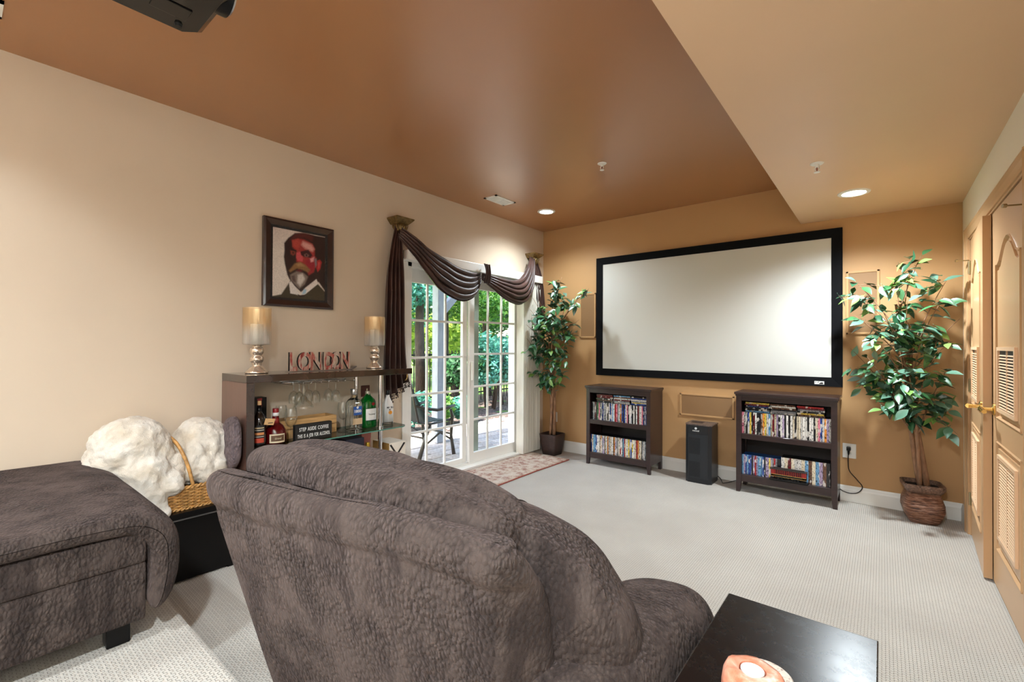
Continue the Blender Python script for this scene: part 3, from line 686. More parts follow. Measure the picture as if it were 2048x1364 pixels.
# ------------------------------------------------------------------ sliding patio door
def patio_door():
    r = sroot('door_1', (0, (DY0 + DY1) / 2, 0), 'white sliding patio door with colonial grilles')
    y0, y1, zt = DY0, DY1, DZ1
    m = MB(); f = .055
    m.bbox(-.15, .012, y0, y0 + f, 0, zt, .004); m.bbox(-.15, .012, y1 - f * .8, y1, 0, zt, .004); m.bbox(-.15, .012, y0, y1, zt - .06, zt, .004); obj('frame', m, M['vinyl'], r)
    m = MB(); m.bbox(-.15, .06, y0, y1, 0, .035, .005); m.box(-.066, -.058, y0, y1, .035, .05); m.box(-.03, -.022, y0, y1, .035, .05); obj('threshold', m, M['vinyl'], r)
    m = MB(); m.bbox(.0, .014, y0 - .045, y0 + .01, 0, zt + .05, .003); m.bbox(0, .014, y1 - .01, y1 + .02, 0, zt + .05, .003); m.bbox(0, .014, y0 - .045, y1 + .02, zt - .01, zt + .05, .003); obj('casing', m, M['vinyl'], r)
    def panel(ya, yb, ga, gb, zb, za, x, name):
        p = bpy.data.objects.new(name, None); p.empty_display_size = .05; COL.objects.link(p); p.parent = r; p.matrix_parent_inverse = chain(r).inverted(); p.location = (x, (ya + yb) / 2, .04)
        t = .018
        m = MB(); m.bbox(x - t, x + t, ya, ga, .05, zt - .05, .003); m.bbox(x - t, x + t, gb, yb, .05, zt - .05, .003); m.bbox(x - t, x + t, ga, gb, .05, zb, .003); m.bbox(x - t, x + t, ga, gb, za, zt - .05, .003); obj('sash', m, M['vinyl'], p)
        for i in (1, 2):
            y = ga + (gb - ga) * i / 3; m = MB(); m.bbox(x - .008, x + .012, y - .011, y + .011, zb, za, .004); obj('muntin', m, M['vinyl'], p)
        for j in (1, 2, 3, 4):
            z = zb + (za - zb) * j / 5; m = MB(); m.bbox(x - .0075, x + .0125, ga, gb, z - .011, z + .011, .004); obj('muntin', m, M['vinyl'], p)
        for i in range(3):
            for j in range(5):
                a, b = ga + (gb - ga) * i / 3, ga + (gb - ga) * (i + 1) / 3; c, d = zb + (za - zb) * j / 5, zb + (za - zb) * (j + 1) / 5
                m = MB(); m.add([(x, a, c), (x, b, c), (x, b, d), (x, a, d)], [(0, 1, 2, 3)]); obj('pane', m, M['pane'], p)
        return p
    panel(2.66, 3.48, 2.705, 3.415, .105, 1.885, -.085, 'fixed_sash')
    p = panel(3.475, 4.30, 3.545, 4.235, .15, 1.895, -.042, 'sliding_sash')
    m = MB(); m.bbox(-.022, .004, 3.49, 3.515, .92, 1.12, .006); obj('pull_handle', m, M['vinyl'], p)
    m = MB(); m.bbox(-.148, -.118, 3.63, 3.715, .04, zt - .05, .003); m.bbox(-.148, -.118, 3.63, 4.29, .04, .10, .003); obj('screen_frame', m, pmat('grey_green_screen_frame', (150, 160, 148), .5), r)
patio_door()

# vertical blinds stacked at the right of the door
r = thing('vertical_blinds', 'white vertical blinds drawn aside with a headrail over the patio door', 'blinds', (.07, 3.56, 2.06))
m = MB(); m.bbox(.016, .125, 2.548, 4.60, 2.05, 2.137, .006); obj('headrail', m, M['vinyl'], r)
for y in (2.53,):
    m = MB(); m.bbox(.02, .1, 2.522, 2.547, 2.06, 2.13, .004); obj('end_bracket', m, M['alu'], r)
vane = MB()
def vfn(u, v): 
    a = (u - .5); return (a * .089, .006 * math.cos(a * PI), v * 2.02)
vane.grid(vfn, 4, 1); vane = vane.mesh('vane', True); vane.materials.append(pmat('cream_vane_vinyl', (232, 228, 216), .4))
for i in range(17):
    o = link('vane', vane, None, r); o.matrix_basis = T(.068, 4.225 + i * .0205, .025) @ Matrix.Rotation(math.radians(random.uniform(8, 30)), 4, 'Z')

# ------------------------------------------------------------------ swag curtain
def fabric():
    t = NT('brown_satin_fabric'); v = t.coords((1, 1, 1)); n = t.noise(v, 500, 2); n2 = t.noise(v, 5, 3)
    t.link(t.ramp(n2.outputs[0], [(.3, lin((50, 31, 26))), (.7, lin((74, 47, 39)))]), t.b.inputs['Base Color'])
    t.b.inputs['Roughness'].default_value = .42; t.b.inputs['Sheen Weight'].default_value = .1; t.b.inputs['Specular IOR Level'].default_value = .45
    t.link(t.bump(n.outputs[0], .15, .001), t.b.inputs['Normal']); return t.m
M['satin'] = fabric()
cr = thing('swag_curtain', 'brown satin scarf curtain swagged over the patio door', 'curtain', (.1, 3.5, 2.3))
def swag(name, top, bot, nf, ph):
    def fn(u, v):
        a = catmull(top, u); b = catmull(bot, u); e = math.sin(PI * u)
        w = nf * v + .25 * math.sin(3 * u + ph)
        s = abs(math.sin(PI * w)) ** .8
        am = .010 + .034 * e ** .8
        wig = .012 * e * math.sin(2 * PI * w)
        y = a[0] + (b[0] - a[0]) * v; z = a[1] + (b[1] - a[1]) * v + wig * .6
        x = .092 + .050 * min(1, e * 2.2) + .042 * e * math.sin(PI * min(1, v * .9 + .05)) + am * s + .004 * mnoise.noise((u * 9, v * 12, ph))
        return (x, y, z)
    m = MB(); m.grid(fn, 70, 72); o = obj(name, m, M['satin'], cr, True); mod(o, 'SOLIDIFY', thickness=.003); return o
swag('swag', [(2.483, 2.327), (2.615, 2.238), (2.742, 2.161), (2.913, 2.104), (3.074, 2.055), (3.28, 2.033), (3.509, 2.051)],
     [(2.452, 2.235), (2.60, 2.07), (2.72, 1.94), (2.86, 1.81), (3.02, 1.74), (3.20, 1.722), (3.38, 1.80), (3.522, 1.985)], 5.0, .3)
swag('swag', [(3.53, 2.05), (3.70, 2.02), (3.85, 2.01), (3.98, 2.015), (4.12, 2.07), (4.24, 2.20), (4.36, 2.352)],
     [(3.52, 1.985), (3.66, 1.875), (3.80, 1.80), (3.95, 1.757), (4.10, 1.755), (4.25, 1.83), (4.37, 2.0), (4.47, 2.34)], 5.0, 1.1)
def tiefn(u, v):
    w = .5 - .25 * math.sin(PI * min(1, v * 1.2)); y = 3.515 + (u - .5) * .085 * (.6 + w); z = 2.135 - v * .20
    return (.178 + .014 * math.sin(PI * 5 * u) + .02 * math.sin(PI * v), y, z)
m = MB(); m.grid(tiefn, 24, 12); o = obj('tie_loop', m, M['satin'], cr, True); mod(o, 'SOLIDIFY', thickness=.004)
def tail(name, le, ri, nf, depth, n=60):
    def fn(u, v):
        a = catmull(le, v); b = catmull(ri, v); e = min(1, v * 2.2)
        return (.07 + depth * (.25 + .75 * e) * (.5 + .5 * math.cos(2 * PI * nf * u + .6 * math.sin(4 * v))) + .01 * mnoise.noise((u * 5, v * 4, nf)), a[0] + (b[0] - a[0]) * u, a[1] + (b[1] - a[1]) * u)
    m = MB(); m.grid(fn, 70, n); o = obj(name, m, M['satin'], cr, True); mod(o, 'SOLIDIFY', thickness=.003); return fn
tl = tail('tail', [(2.44, 2.33), (2.395, 2.16), (2.352, 1.93), (2.335, 1.674), (2.323, 1.336), (2.312, 1.062), (2.317, .80)],
     [(2.50, 2.33), (2.512, 2.10), (2.522, 1.864), (2.526, 1.56), (2.533, 1.30), (2.548, 1.10), (2.571, .975)], 4.2, .055)
tail('tail', [(4.43, 2.36), (4.455, 2.22), (4.475, 2.05), (4.50, 1.86), (4.53, 1.62)], [(4.50, 2.37), (4.575, 2.22), (4.615, 2.06), (4.64, 1.90), (4.66, 1.70)], 3.0, .05, 30)
# bead fringe
bd = MB(); bd.lathe([(0, -.006), (.005, -.003), (.006, 0), (.005, .003), (0, .006)], (0, 0, 0), 8); bd = bd.mesh('bead', True); bd.materials.append(pmat('dark_brown_bead', (50, 26, 20), .2, coat=.5))
rb = random.Random(3)
for i in range(34):
    u = i / 33; p = Vector(tl(.12 + .88 * u, 1.0))
    for k in range(3):
        o = link('bead', bd, None, cr); o.matrix_basis = T(p.x + rb.uniform(-.01, .012), p.y + rb.uniform(-.004, .004), p.z - .008 - k * .014 - rb.uniform(0, .006)) @ Matrix.Scale(rb.uniform(.8, 1.3), 4)
bronze = pmat('antique_gold_resin', (122, 100, 62), .4, .6, var=.4, vscale=40)
def sconce(y, label):
    r = thing('curtain_sconce', label, 'curtain bracket', (.0, y, 2.30), 'gilded curtain sconces')
    def sqr(m, prof, n=4):
        v = []; f = []
        for hw, d, z in prof: v += [(.0, y - hw, z), (d, y - hw, z), (d, y + hw, z), (.0, y + hw, z)]
        for j in range(len(prof) - 1):
            for i in range(4): f.append((j * 4 + i, j * 4 + (i + 1) % 4, (j + 1) * 4 + (i + 1) % 4, (j + 1) * 4 + i))
        k = len(prof) - 1; f += [(0, 1, 2, 3), (4 * k + 3, 4 * k + 2, 4 * k + 1, 4 * k)]; m.add(v, f)
    m = MB(); sqr(m, [(.056, .092, 2.352), (.066, .105, 2.362), (.088, .135, 2.388), (.095, .142, 2.396), (.095, .142, 2.406), (.08, .125, 2.409)]); obj('cap', m, bronze, r)
    m = MB(); m.lathe([(.004, 2.245), (.018, 2.258), (.034, 2.285), (.05, 2.32), (.058, 2.352)], (.055, y, 0), 32, None, 8, .1); obj('body', m, bronze, r, True)
    lf = [(-.5, 0), (-.62, .35), (-.4, .7), (0, 1.0), (.4, .7), (.62, .35), (.5, 0)]
    for k in range(7):
        a = -PI / 2 + PI * k / 6
        m = MB(); v = []
        for s, h in lf: 
            rr = .058 - .034 * (1 - h) ** 1.2 + (.018 if h > .6 else .004); aa = a + s * .32
            v.append((.055 + rr * math.cos(aa), y + rr * math.sin(aa), 2.262 + h * .085))
        c = (.055 + (.045) * math.cos(a), y + .045 * math.sin(a), 2.29)
        v.append((.055 + .056 * math.cos(a), y + .056 * math.sin(a), 2.30)); n = len(lf)
        m.add(v, [(i, i + 1, n) for i in range(n - 1)] + [(n - 1, 0, n)]); o = obj('acanthus_leaf', m, bronze, r, True); mod(o, 'SOLIDIFY', thickness=.004)
sconce(2.505, 'gilded acanthus curtain sconce at the left end of the swag')
sconce(4.495, 'gilded acanthus curtain sconce in the room corner')

# ------------------------------------------------------------------ outside
GZ = -.06
t = NT('mulch_and_leaf_litter'); v = t.coords(); n = t.noise(v, 26, 5); n2 = t.noise(v, 60, 4)
t.link(t.ramp(n.outputs[0], [(.35, lin((54, 40, 36))), (.55, lin((112, 92, 84))), (.7, lin((168, 150, 140)))]), t.b.inputs['Base Color']); t.link(t.bump(n2.outputs[0], 1, .03), t.b.inputs['Normal']); t.b.inputs['Roughness'].default_value = .9; M['mulch'] = t.m
t = NT('lawn'); v = t.coords(); n = t.noise(v, 40, 4); t.link(t.ramp(n.outputs[0], [(.3, lin((50, 86, 30))), (.7, lin((128, 160, 70)))]), t.b.inputs['Base Color']); t.b.inputs['Roughness'].default_value = .9; M['lawn'] = t.m
def flank(m, x0, x1, y0, y1, z0, z1): m.box(x0, x1, y0, y1, z0, z1)
m = MB(); m.box(-26, -TH, -8, 26, GZ - .3, GZ - .03); g = struct('ground', m, M['lawn'], label='lawn beyond the garden fence')
m = MB(); m.grid(lambda u, v: (-5.2 + 3.35 * u, 3 + 10 * v, GZ - .03 + .05 * mnoise.noise((u * 9, v * 26, 2)) + .02), 40, 100); g = struct('ground_mulch_bed', m, M['mulch'], True, 'mulch bed under the hedge')
# pavers
pr = sroot('patio', (-1.0, 4.5, GZ), 'grey tumbled patio pavers outside the door')
t = NT('tumbled_paver'); oi = t.new('ShaderNodeObjectInfo'); v = t.coords(); n = t.noise(v, 30, 4)
hs = t.new('ShaderNodeHueSaturation'); t.link(t.ramp(n.outputs[0], [(.3, lin((150, 140, 132))), (.7, lin((186, 178, 172)))]), hs.inputs['Color']); t.link(t.math('ADD', t.math('MULTIPLY', oi.outputs['Random'], .45), .75), hs.inputs['Value'])
t.link(hs.outputs[0], t.b.inputs['Base Color']); t.link(t.bump(n.outputs[0], .4, .01), t.b.inputs['Normal']); t.b.inputs['Roughness'].default_value = .8; M['paver'] = t.m
m = MB(); m.box(-2.15, -TH, 1.0, 8.0, GZ - .05, GZ - .012); obj('joint_sand', m, pmat('joint_sand', (96, 86, 78), .9), pr)
pv = MB(); pv.bbox(-.095, .095, -.145, .145, -.03, 0, .008); pv = pv.mesh('paver', True); pv.materials.append(M['paver'])
k = 0
for i in range(10):
    for j in range(26):
        x = -.28 - i * .2; y = 2.15 + j * .3 + (.15 if i % 2 else 0) - .3
        if y > 7.4 or y < 2.3 + -x * .35 or y > 5.2 + -x * 1.6: continue
        o = link('paver', pv, None, pr); o.matrix_basis = T(x, y, GZ + random.uniform(-.004, .002)) @ Matrix.Rotation(random.uniform(-.012, .012), 4, 'Z'); k += 1
# porch post, beam, brace and roof boards
r = thing('porch_post', 'grey painted porch post with diagonal brace outside the door', 'post', (-1.47, 4.33, GZ))
gp = pmat('grey_painted_timber', (148, 152, 160), .6, var=.12, vscale=6, vstretch=(4, 4, 1))
m = MB(); m.bbox(-1.53, -1.41, 4.27, 4.39, GZ, 2.42, .006); obj('post_shaft', m, gp, r)
m = MB(); m.bbox(-1.545, -1.395, 4.255, 4.405, GZ, .06, .006); obj('post_base', m, gp, r)
m = MB(); m.add([(x, y, z) for x in (-1.515, -1.425) for y, z in ((4.36, 1.66), (4.36, 1.80), (5.02, 2.42), (5.14, 2.42))], [(0, 1, 2, 3), (7, 6, 5, 4), (0, 4, 5, 1), (1, 5, 6, 2), (2, 6, 7, 3), (3, 7, 4, 0)]); obj('brace', m, gp, r)
r = thing('porch_roof', 'timber porch roof over the patio chair', 'porch roof', (-.85, 3, 2.42))
m = MB(); m.bbox(-1.55, -1.39, .4, 7.2, 2.42, 2.64, .006); obj('beam', m, gp, r)
bo = MB(); bo.box(-.07, .07, -2.1, 2.1, 0, .03)
bo = MB(); bo.box(-.85, .85, -.068, .068, 0, .03); bo = bo.mesh('roof_board'); bo.materials.append(gp)
for i in range(28):
    o = link('roof_board', bo, None, r); o.matrix_basis = T(-.98, .5 + i * .142, 2.641)

def leafmat(name, lo, hi, trans=.35):
    t = NT(name); ge = t.new('ShaderNodeNewGeometry'); t.n.remove(t.b)
    col = t.ramp(ge.outputs['Random Per Island'], [(0, lin(lo)), (1, lin(hi))])
    d = t.new('ShaderNodeBsdfPrincipled'); d.inputs['Roughness'].default_value = .4; t.link(col, d.inputs['Base Color'])
    tr = t.new('ShaderNodeBsdfTranslucent'); t.link(col, tr.inputs[0]); mx = t.new('ShaderNodeMixShader'); mx.inputs[0].default_value = trans
    t.link(d.outputs[0], mx.inputs[1]); t.link(tr.outputs[0], mx.inputs[2]); t.link(mx.outputs[0], t.out.inputs[0]); return t.m
GL = [leafmat('blue_green_leaf', (44, 120, 98), (120, 190, 168)), leafmat('mid_green_leaf', (52, 110, 44), (140, 186, 84)), leafmat('yellow_green_leaf', (104, 146, 48), (206, 218, 110), .5), leafmat('dark_green_leaf', (24, 66, 40), (84, 136, 84))]
BARK = pmat('tree_bark', (74, 60, 52), .9, var=.4, vscale=14, vstretch=(3, 3, .6), bump=.8, bscale=30, bdist=.02)
rng = np.random.default_rng(5)
def leaf_cloud(lobes, n, size, flat=.5):
    """lobes: list of (center, radii). returns mesh of n rhombic leaves on lobe shells"""
    V = np.zeros((n, 4, 3)); k = rng.integers(0, len(lobes), n)
    C = np.array([l[0] for l in lobes])[k]; Rr = np.array([l[1] for l in lobes])[k]
    d = rng.normal(size=(n, 3)); d /= np.linalg.norm(d, axis=1)[:, None]
    rad = rng.uniform(.35, 1.0, n) ** .45
    P = C + d * Rr * rad[:, None]
    a = rng.normal(size=(n, 3)); a[:, 2] *= flat; a /= np.linalg.norm(a, axis=1)[:, None]
    nrm = d * .6 + rng.normal(size=(n, 3)) * .5; nrm[:, 2] += .5
    b = np.cross(nrm, a); b /= np.linalg.norm(b, axis=1)[:, None]
    s = size * rng.uniform(.6, 1.3, n)[:, None]
    V[:, 0] = P - a * s * .5; V[:, 1] = P + b * s * .24; V[:, 2] = P + a * s * .5; V[:, 3] = P - b * s * .24
    me = bpy.data.meshes.new('foliage'); me.from_pydata(V.reshape(-1, 3).tolist(), [], np.arange(4 * n).reshape(n, 4).tolist()); return me
def plantthing(name, label, cat, base, lobes, n, size, lm, stems, group=None):
    r = thing(name, label, cat, base, group)
    o = link('foliage', leaf_cloud(lobes, n, size), lm, r); o['kind'] = 'stuff'
    for pts, rads in stems:
        m = MB(); m.tube(pts, rads, 8); obj('stem' if len(stems) > 1 else 'trunk', m, BARK, r, True)
    return r
def bush(label, x, y, z0, rr, h, n, size, lm, seed):
    q = random.Random(seed); lob = [((x + q.uniform(-rr, rr) * .6, y + q.uniform(-rr, rr) * .8, z0 + h * q.uniform(.55, .9)), (rr * .5, rr * .5, h * .22)) for _ in range(9)]
    st = []
    for k in range(9):
        a = q.uniform(0, 6.28); st.append(([(x + .12 * math.cos(a), y + .12 * math.sin(a), GZ), (x + .2 * math.cos(a), y + .25 * math.sin(a), h * .35), (x + rr * .6 * math.cos(a), y + rr * .6 * math.sin(a), h * .8)], [.025, .02, .01]))
    return plantthing('hedge_bush', label, 'bush', (x, y, GZ), lob, n, size, lm, st, 'blue-green hedge bushes behind the patio')
bush('blue-green bush seen through the far pane beside the stile', -3.1, 7.25, GZ, .62, 1.5, 3200, .11, GL[0], 1)
bush('blue-green bush seen through the middle of the sliding sash', -3.25, 8.0, GZ, .66, 1.52, 3200, .11, GL[0], 2)
bush('blue-green bush seen at right of the sliding sash', -3.3, 8.9, GZ, .7, 1.5, 3200, .11, GL[0], 3)
bush('blue-green bush just right of the porch post', -3.1, 6.45, GZ, .5, 1.25, 2200, .10, GL[3], 4)
def shrub(label, x, y, rr, h, lm, n=900):
    lob = [((x + random.uniform(-rr, rr) * .5, y + random.uniform(-rr, rr) * .5, GZ + h * .55), (rr * .6, rr * .6, h * .45)) for _ in range(4)]
    return plantthing('low_shrub', label, 'shrub', (x, y, GZ), lob, n, .09, lm, [([(x, y, GZ), (x, y, GZ + h * .6)], [.012, .006])], 'low shrubs in the mulch bed')
shrub('low green shrub behind the patio chair at far left', -2.5, 4.75, .32, .62, GL[0])
shrub('low green shrub between the chair and porch post', -2.5, 5.3, .30, .50, GL[1])
shrub('low blue-green shrub just right of the porch post', -2.4, 5.75, .28, .45, GL[0])
def tree(label, x, y, h, lobes, n, size, lm, tr=.1, group='trees beyond the garden fence', name='garden_tree'):
    lean = random.uniform(-.1, .1)
    return plantthing(name, label, 'tree', (x, y, GZ), lobes, n, size, lm, [([(x, y, GZ), (x + lean * .4, y + lean, h * .4), (x + lean, y, h * .8)], [tr, tr * .85, tr * .5])], group)
def lob(x, y, z, r, n, q, sp=1.0, zs=.6): return [((x + q.uniform(-r, r) * sp, y + q.uniform(-r, r) * sp, z + q.uniform(-r, r) * zs), (r * .55, r * .55, r * .35)) for _ in range(n)]
q = random.Random(21)
tree('dark-trunked evergreen seen through the leftmost panes', -3.9, 6.05, 4, lob(-4.0, 6.0, 2.35, .95, 14, q), 4600, .13, GL[0], .11)
tree('tall tree with blue-green leaves behind the porch post', -4.6, 7.3, 4, lob(-4.7, 7.3, 2.5, .95, 14, q), 4600, .13, GL[1], .09)
tree('leafy tree behind the middle of the hedge', -4.8, 9.1, 4, lob(-4.8, 9.2, 2.6, 1.0, 14, q), 4600, .13, GL[1], .10)
tree('leafy tree behind the right end of the hedge', -4.6, 10.6, 4, lob(-4.6, 10.6, 2.5, 1.0, 14, q), 4600, .13, GL[3], .10)
tree('slim dark-trunked tree at the left edge of the view', -5.4, 6.9, 5, lob(-5.4, 6.8, 3.2, .9, 10, q), 3000, .14, GL[3], .08)
for k, (lb, x, y, z, rr, mm) in enumerate([('sunlit yellow-green tree far behind the porch post', -9, 9.6, 1.9, 2.0, 2), ('sunlit yellow-green tree far behind the hedge', -9, 12.6, 1.9, 2.1, 2), ('sunlit tree far behind the right panes', -9, 15.6, 2.1, 2.2, 1), ('tall green tree at the back on the left', -12, 11.5, 4.4, 2.6, 1), ('tall green tree at the back in the middle', -12, 15, 4.6, 2.8, 3), ('tall green tree at the back on the right', -12, 19, 4.6, 3.0, 1)]):
    tree(lb, x, y, z * 1.5, lob(x, y, z, rr, 16, q, .9, .8), 4200, .26 if x > -10 else .34, GL[mm], .16)
# metal garden fence
r = thing('garden_fence', 'black metal picket fence behind the hedge', 'fence', (-4.35, 8, GZ))
m = MB(); m.box(-4.365, -4.335, 4.2, 12.6, 1.05, 1.085); m.box(-4.365, -4.335, 4.2, 12.6, .12, .155); obj('rail', m, M['black'], r)
pk = MB(); pk.box(-.009, .009, -.009, .009, 0, 1.22); pk = pk.mesh('picket'); pk.materials.append(M['black'])
for i in range(76):
    o = link('picket', pk, None, r); o.matrix_basis = T(-4.35, 4.25 + i * .11, GZ)
# patio chair
def patio_chair():
    r = thing('patio_chair', 'dark metal patio armchair with sling seat outside the left panes', 'chair', (-1.05, 3.65, GZ))
    mt = pmat('dark_bronze_metal', (66, 60, 52), .4, .5); sl = pmat('dark_green_sling', (22, 40, 38), .6)
    for x in (-1.32, -.78):
        m = MB(); m.tube([(x, 3.98, GZ), (x, 3.93, .18), (x, 3.95, .42), (x, 3.92, .50)], [.024, .018, .022, .016], 8); obj('front_leg', m, mt, r, True)
        m = MB(); m.tube([(x, 3.42, GZ), (x, 3.52, .2), (x, 3.60, .36)], [.026, .02, .016], 8); obj('rear_leg', m, mt, r, True)
        m = MB(); m.tube([(x, 3.36, .60), (x, 3.5, .555), (x, 3.7, .515), (x, 3.86, .525), (x, 3.99, .545)], [.014, .018, .018, .022, .016], 8); obj('armrest', m, mt, r, True)
        m = MB(); m.tube([(x, 3.30, .86), (x, 3.42, .40), (x, 3.60, .36), (x, 3.95, .38)], .014, 8); obj('side_rail', m, mt, r, True)
        m = MB(); m.tube([(x, 3.95, .12), (x, 3.75, .24), (x, 3.48, .10)], .012, 8); obj('cross_brace', m, mt, r, True)
    m = MB(); m.grid(lambda u, v: (-1.31 + .52 * u, 3.60 + .35 * v, .355 + .03 * (2 * u - 1) ** 2), 6, 4); o = obj('seat', m, sl, r, True); mod(o, 'SOLIDIFY', thickness=.006)
    m = MB(); m.grid(lambda u, v: (-1.31 + .52 * u, 3.58 - .27 * v, .37 + .48 * v), 6, 4); o = obj('backrest', m, sl, r, True); mod(o, 'SOLIDIFY', thickness=.006)
    m = MB(); m.tube([(-1.32, 3.93, .2), (-.78, 3.93, .2)], .011, 8); m.tube([(-1.32, 3.52, .2), (-.78, 3.52, .2)], .011, 8); obj('stretcher', m, mt, r, True)
patio_chair()

# ------------------------------------------------------------------ rug in front of the door
def rug_mat():
    t = NT('faded_red_persian_rug'); v = t.coords(); a = t.new('ShaderNodeTexVoronoi', feature='SMOOTH_F1'); a.inputs['Scale'].default_value = 17; t.link(v, a.inputs[0])
    n = t.noise(v, 55, 4, .6); n2 = t.noise(v, 14, 3)
    f = t.math('ADD', t.math('MULTIPLY', a.outputs['Distance'], .5), t.math('MULTIPLY', n.outputs[0], .65))
    c = t.ramp(f, [(.38, lin((158, 108, 94))), (.52, lin((200, 176, 156))), (.66, lin((216, 202, 186)))])
    t.link(t.mix(t.math('MULTIPLY', n2.outputs[0], .35), c, lin((150, 128, 118))), t.b.inputs['Base Color']); nf = t.noise(v, 700, 2); t.link(t.bump(nf.outputs[0], .6, .004), t.b.inputs['Normal']); t.b.inputs['Roughness'].default_value = .95; return t.m
rr = thing('runner_rug', 'faded red and cream patterned rug in front of the patio door', 'rug', (.35, 3.6, 0))
def rugp(u, v): 
    y = 2.3 + 2.13 * v; x = .075 + .545 * u + .008 * math.sin(7 * v) * u - .012 * v
    return (x, y, .008 + .004 * mnoise.noise((u * 4, v * 9, 1)) * (1 if u > .6 else .3))
m = MB(); m.grid(rugp, 16, 60); o = obj('pile', m, rug_mat(), rr, True); mod(o, 'SOLIDIFY', thickness=.007, offset=-1)
bm_ = pmat('red_rug_binding', (150, 70, 60), .9)
for (ua, ub, va, vb) in ((1, 1, 0, 1), (0, 1, 1, 1), (0, 0, 0, 1)):
    m = MB(); m.tube([Vector(rugp(ua + (ub - ua) * i / 40, va + (vb - va) * i / 40)) + Vector((0, 0, -.002)) for i in range(41)], .006, 6); obj('binding', m, bm_, rr, True)
m = MB()
for ins in (.07,):
    for (ua, ub, va, vb) in ((1 - ins, 1 - ins, .02, .98), (ins, 1 - ins, .98, .98), (ins, ins, .02, .98)):
        m.tube([Vector(rugp(ua + (ub - ua) * i / 40, va + (vb - va) * i / 40)) + Vector((0, 0, -.0035)) for i in range(41)], .0045, 6)
obj('border_line', m, bm_, rr, True)

# ------------------------------------------------------------------ ficus trees
LEAFM = []
for nm, c in (('ficus_leaf_dark', (34, 80, 52)), ('ficus_leaf_mid', (58, 112, 66)), ('ficus_leaf_light', (120, 160, 80)), ('ficus_leaf_blue_green', (92, 134, 112))):
    t = NT(nm); v = t.coords((1, 1, 1)); oi = t.new('ShaderNodeObjectInfo'); hs = t.new('ShaderNodeHueSaturation'); hs.inputs['Color'].default_value = lin(c)
    t.link(t.math('ADD', t.math('MULTIPLY', oi.outputs['Random'], .6), .7), hs.inputs['Value']); t.link(hs.outputs[0], t.b.inputs['Base Color'])
    t.b.inputs['Roughness'].default_value = .36; t.b.inputs['Specular IOR Level'].default_value = .9; LEAFM.append(t.m)
def leaf_mesh(mt):
    m = MB(); L_ = .104; ws = [0, .55, .95, 1.0, .78, .4, 0]; n = len(ws); v = []; f = []
    for i, w in enumerate(ws):
        x = L_ * i / (n - 1); dr = -.016 * (i / (n - 1)) ** 2; h = w * .0245
        v += [(x, -h, dr + .009 * w), (x, 0, dr), (x, h, dr + .009 * w)]
    for i in range(n - 1):
        f += [(3 * i, 3 * i + 1, 3 * i + 4, 3 * i + 3), (3 * i + 1, 3 * i + 2, 3 * i + 5, 3 * i + 4)]
    m.add(v, f); m.tube([(-.016, 0, .003), (0, 0, 0)], .0011, 4); me = m.mesh('leaf', True); me.materials.append(mt); return me
LEAFS = [leaf_mesh(x) for x in LEAFM]
FBARK = pmat('ficus_bark', (150, 112, 84), .8, var=.35, vscale=25, vstretch=(2, 2, .5), bump=.6, bscale=60, bdist=.006)
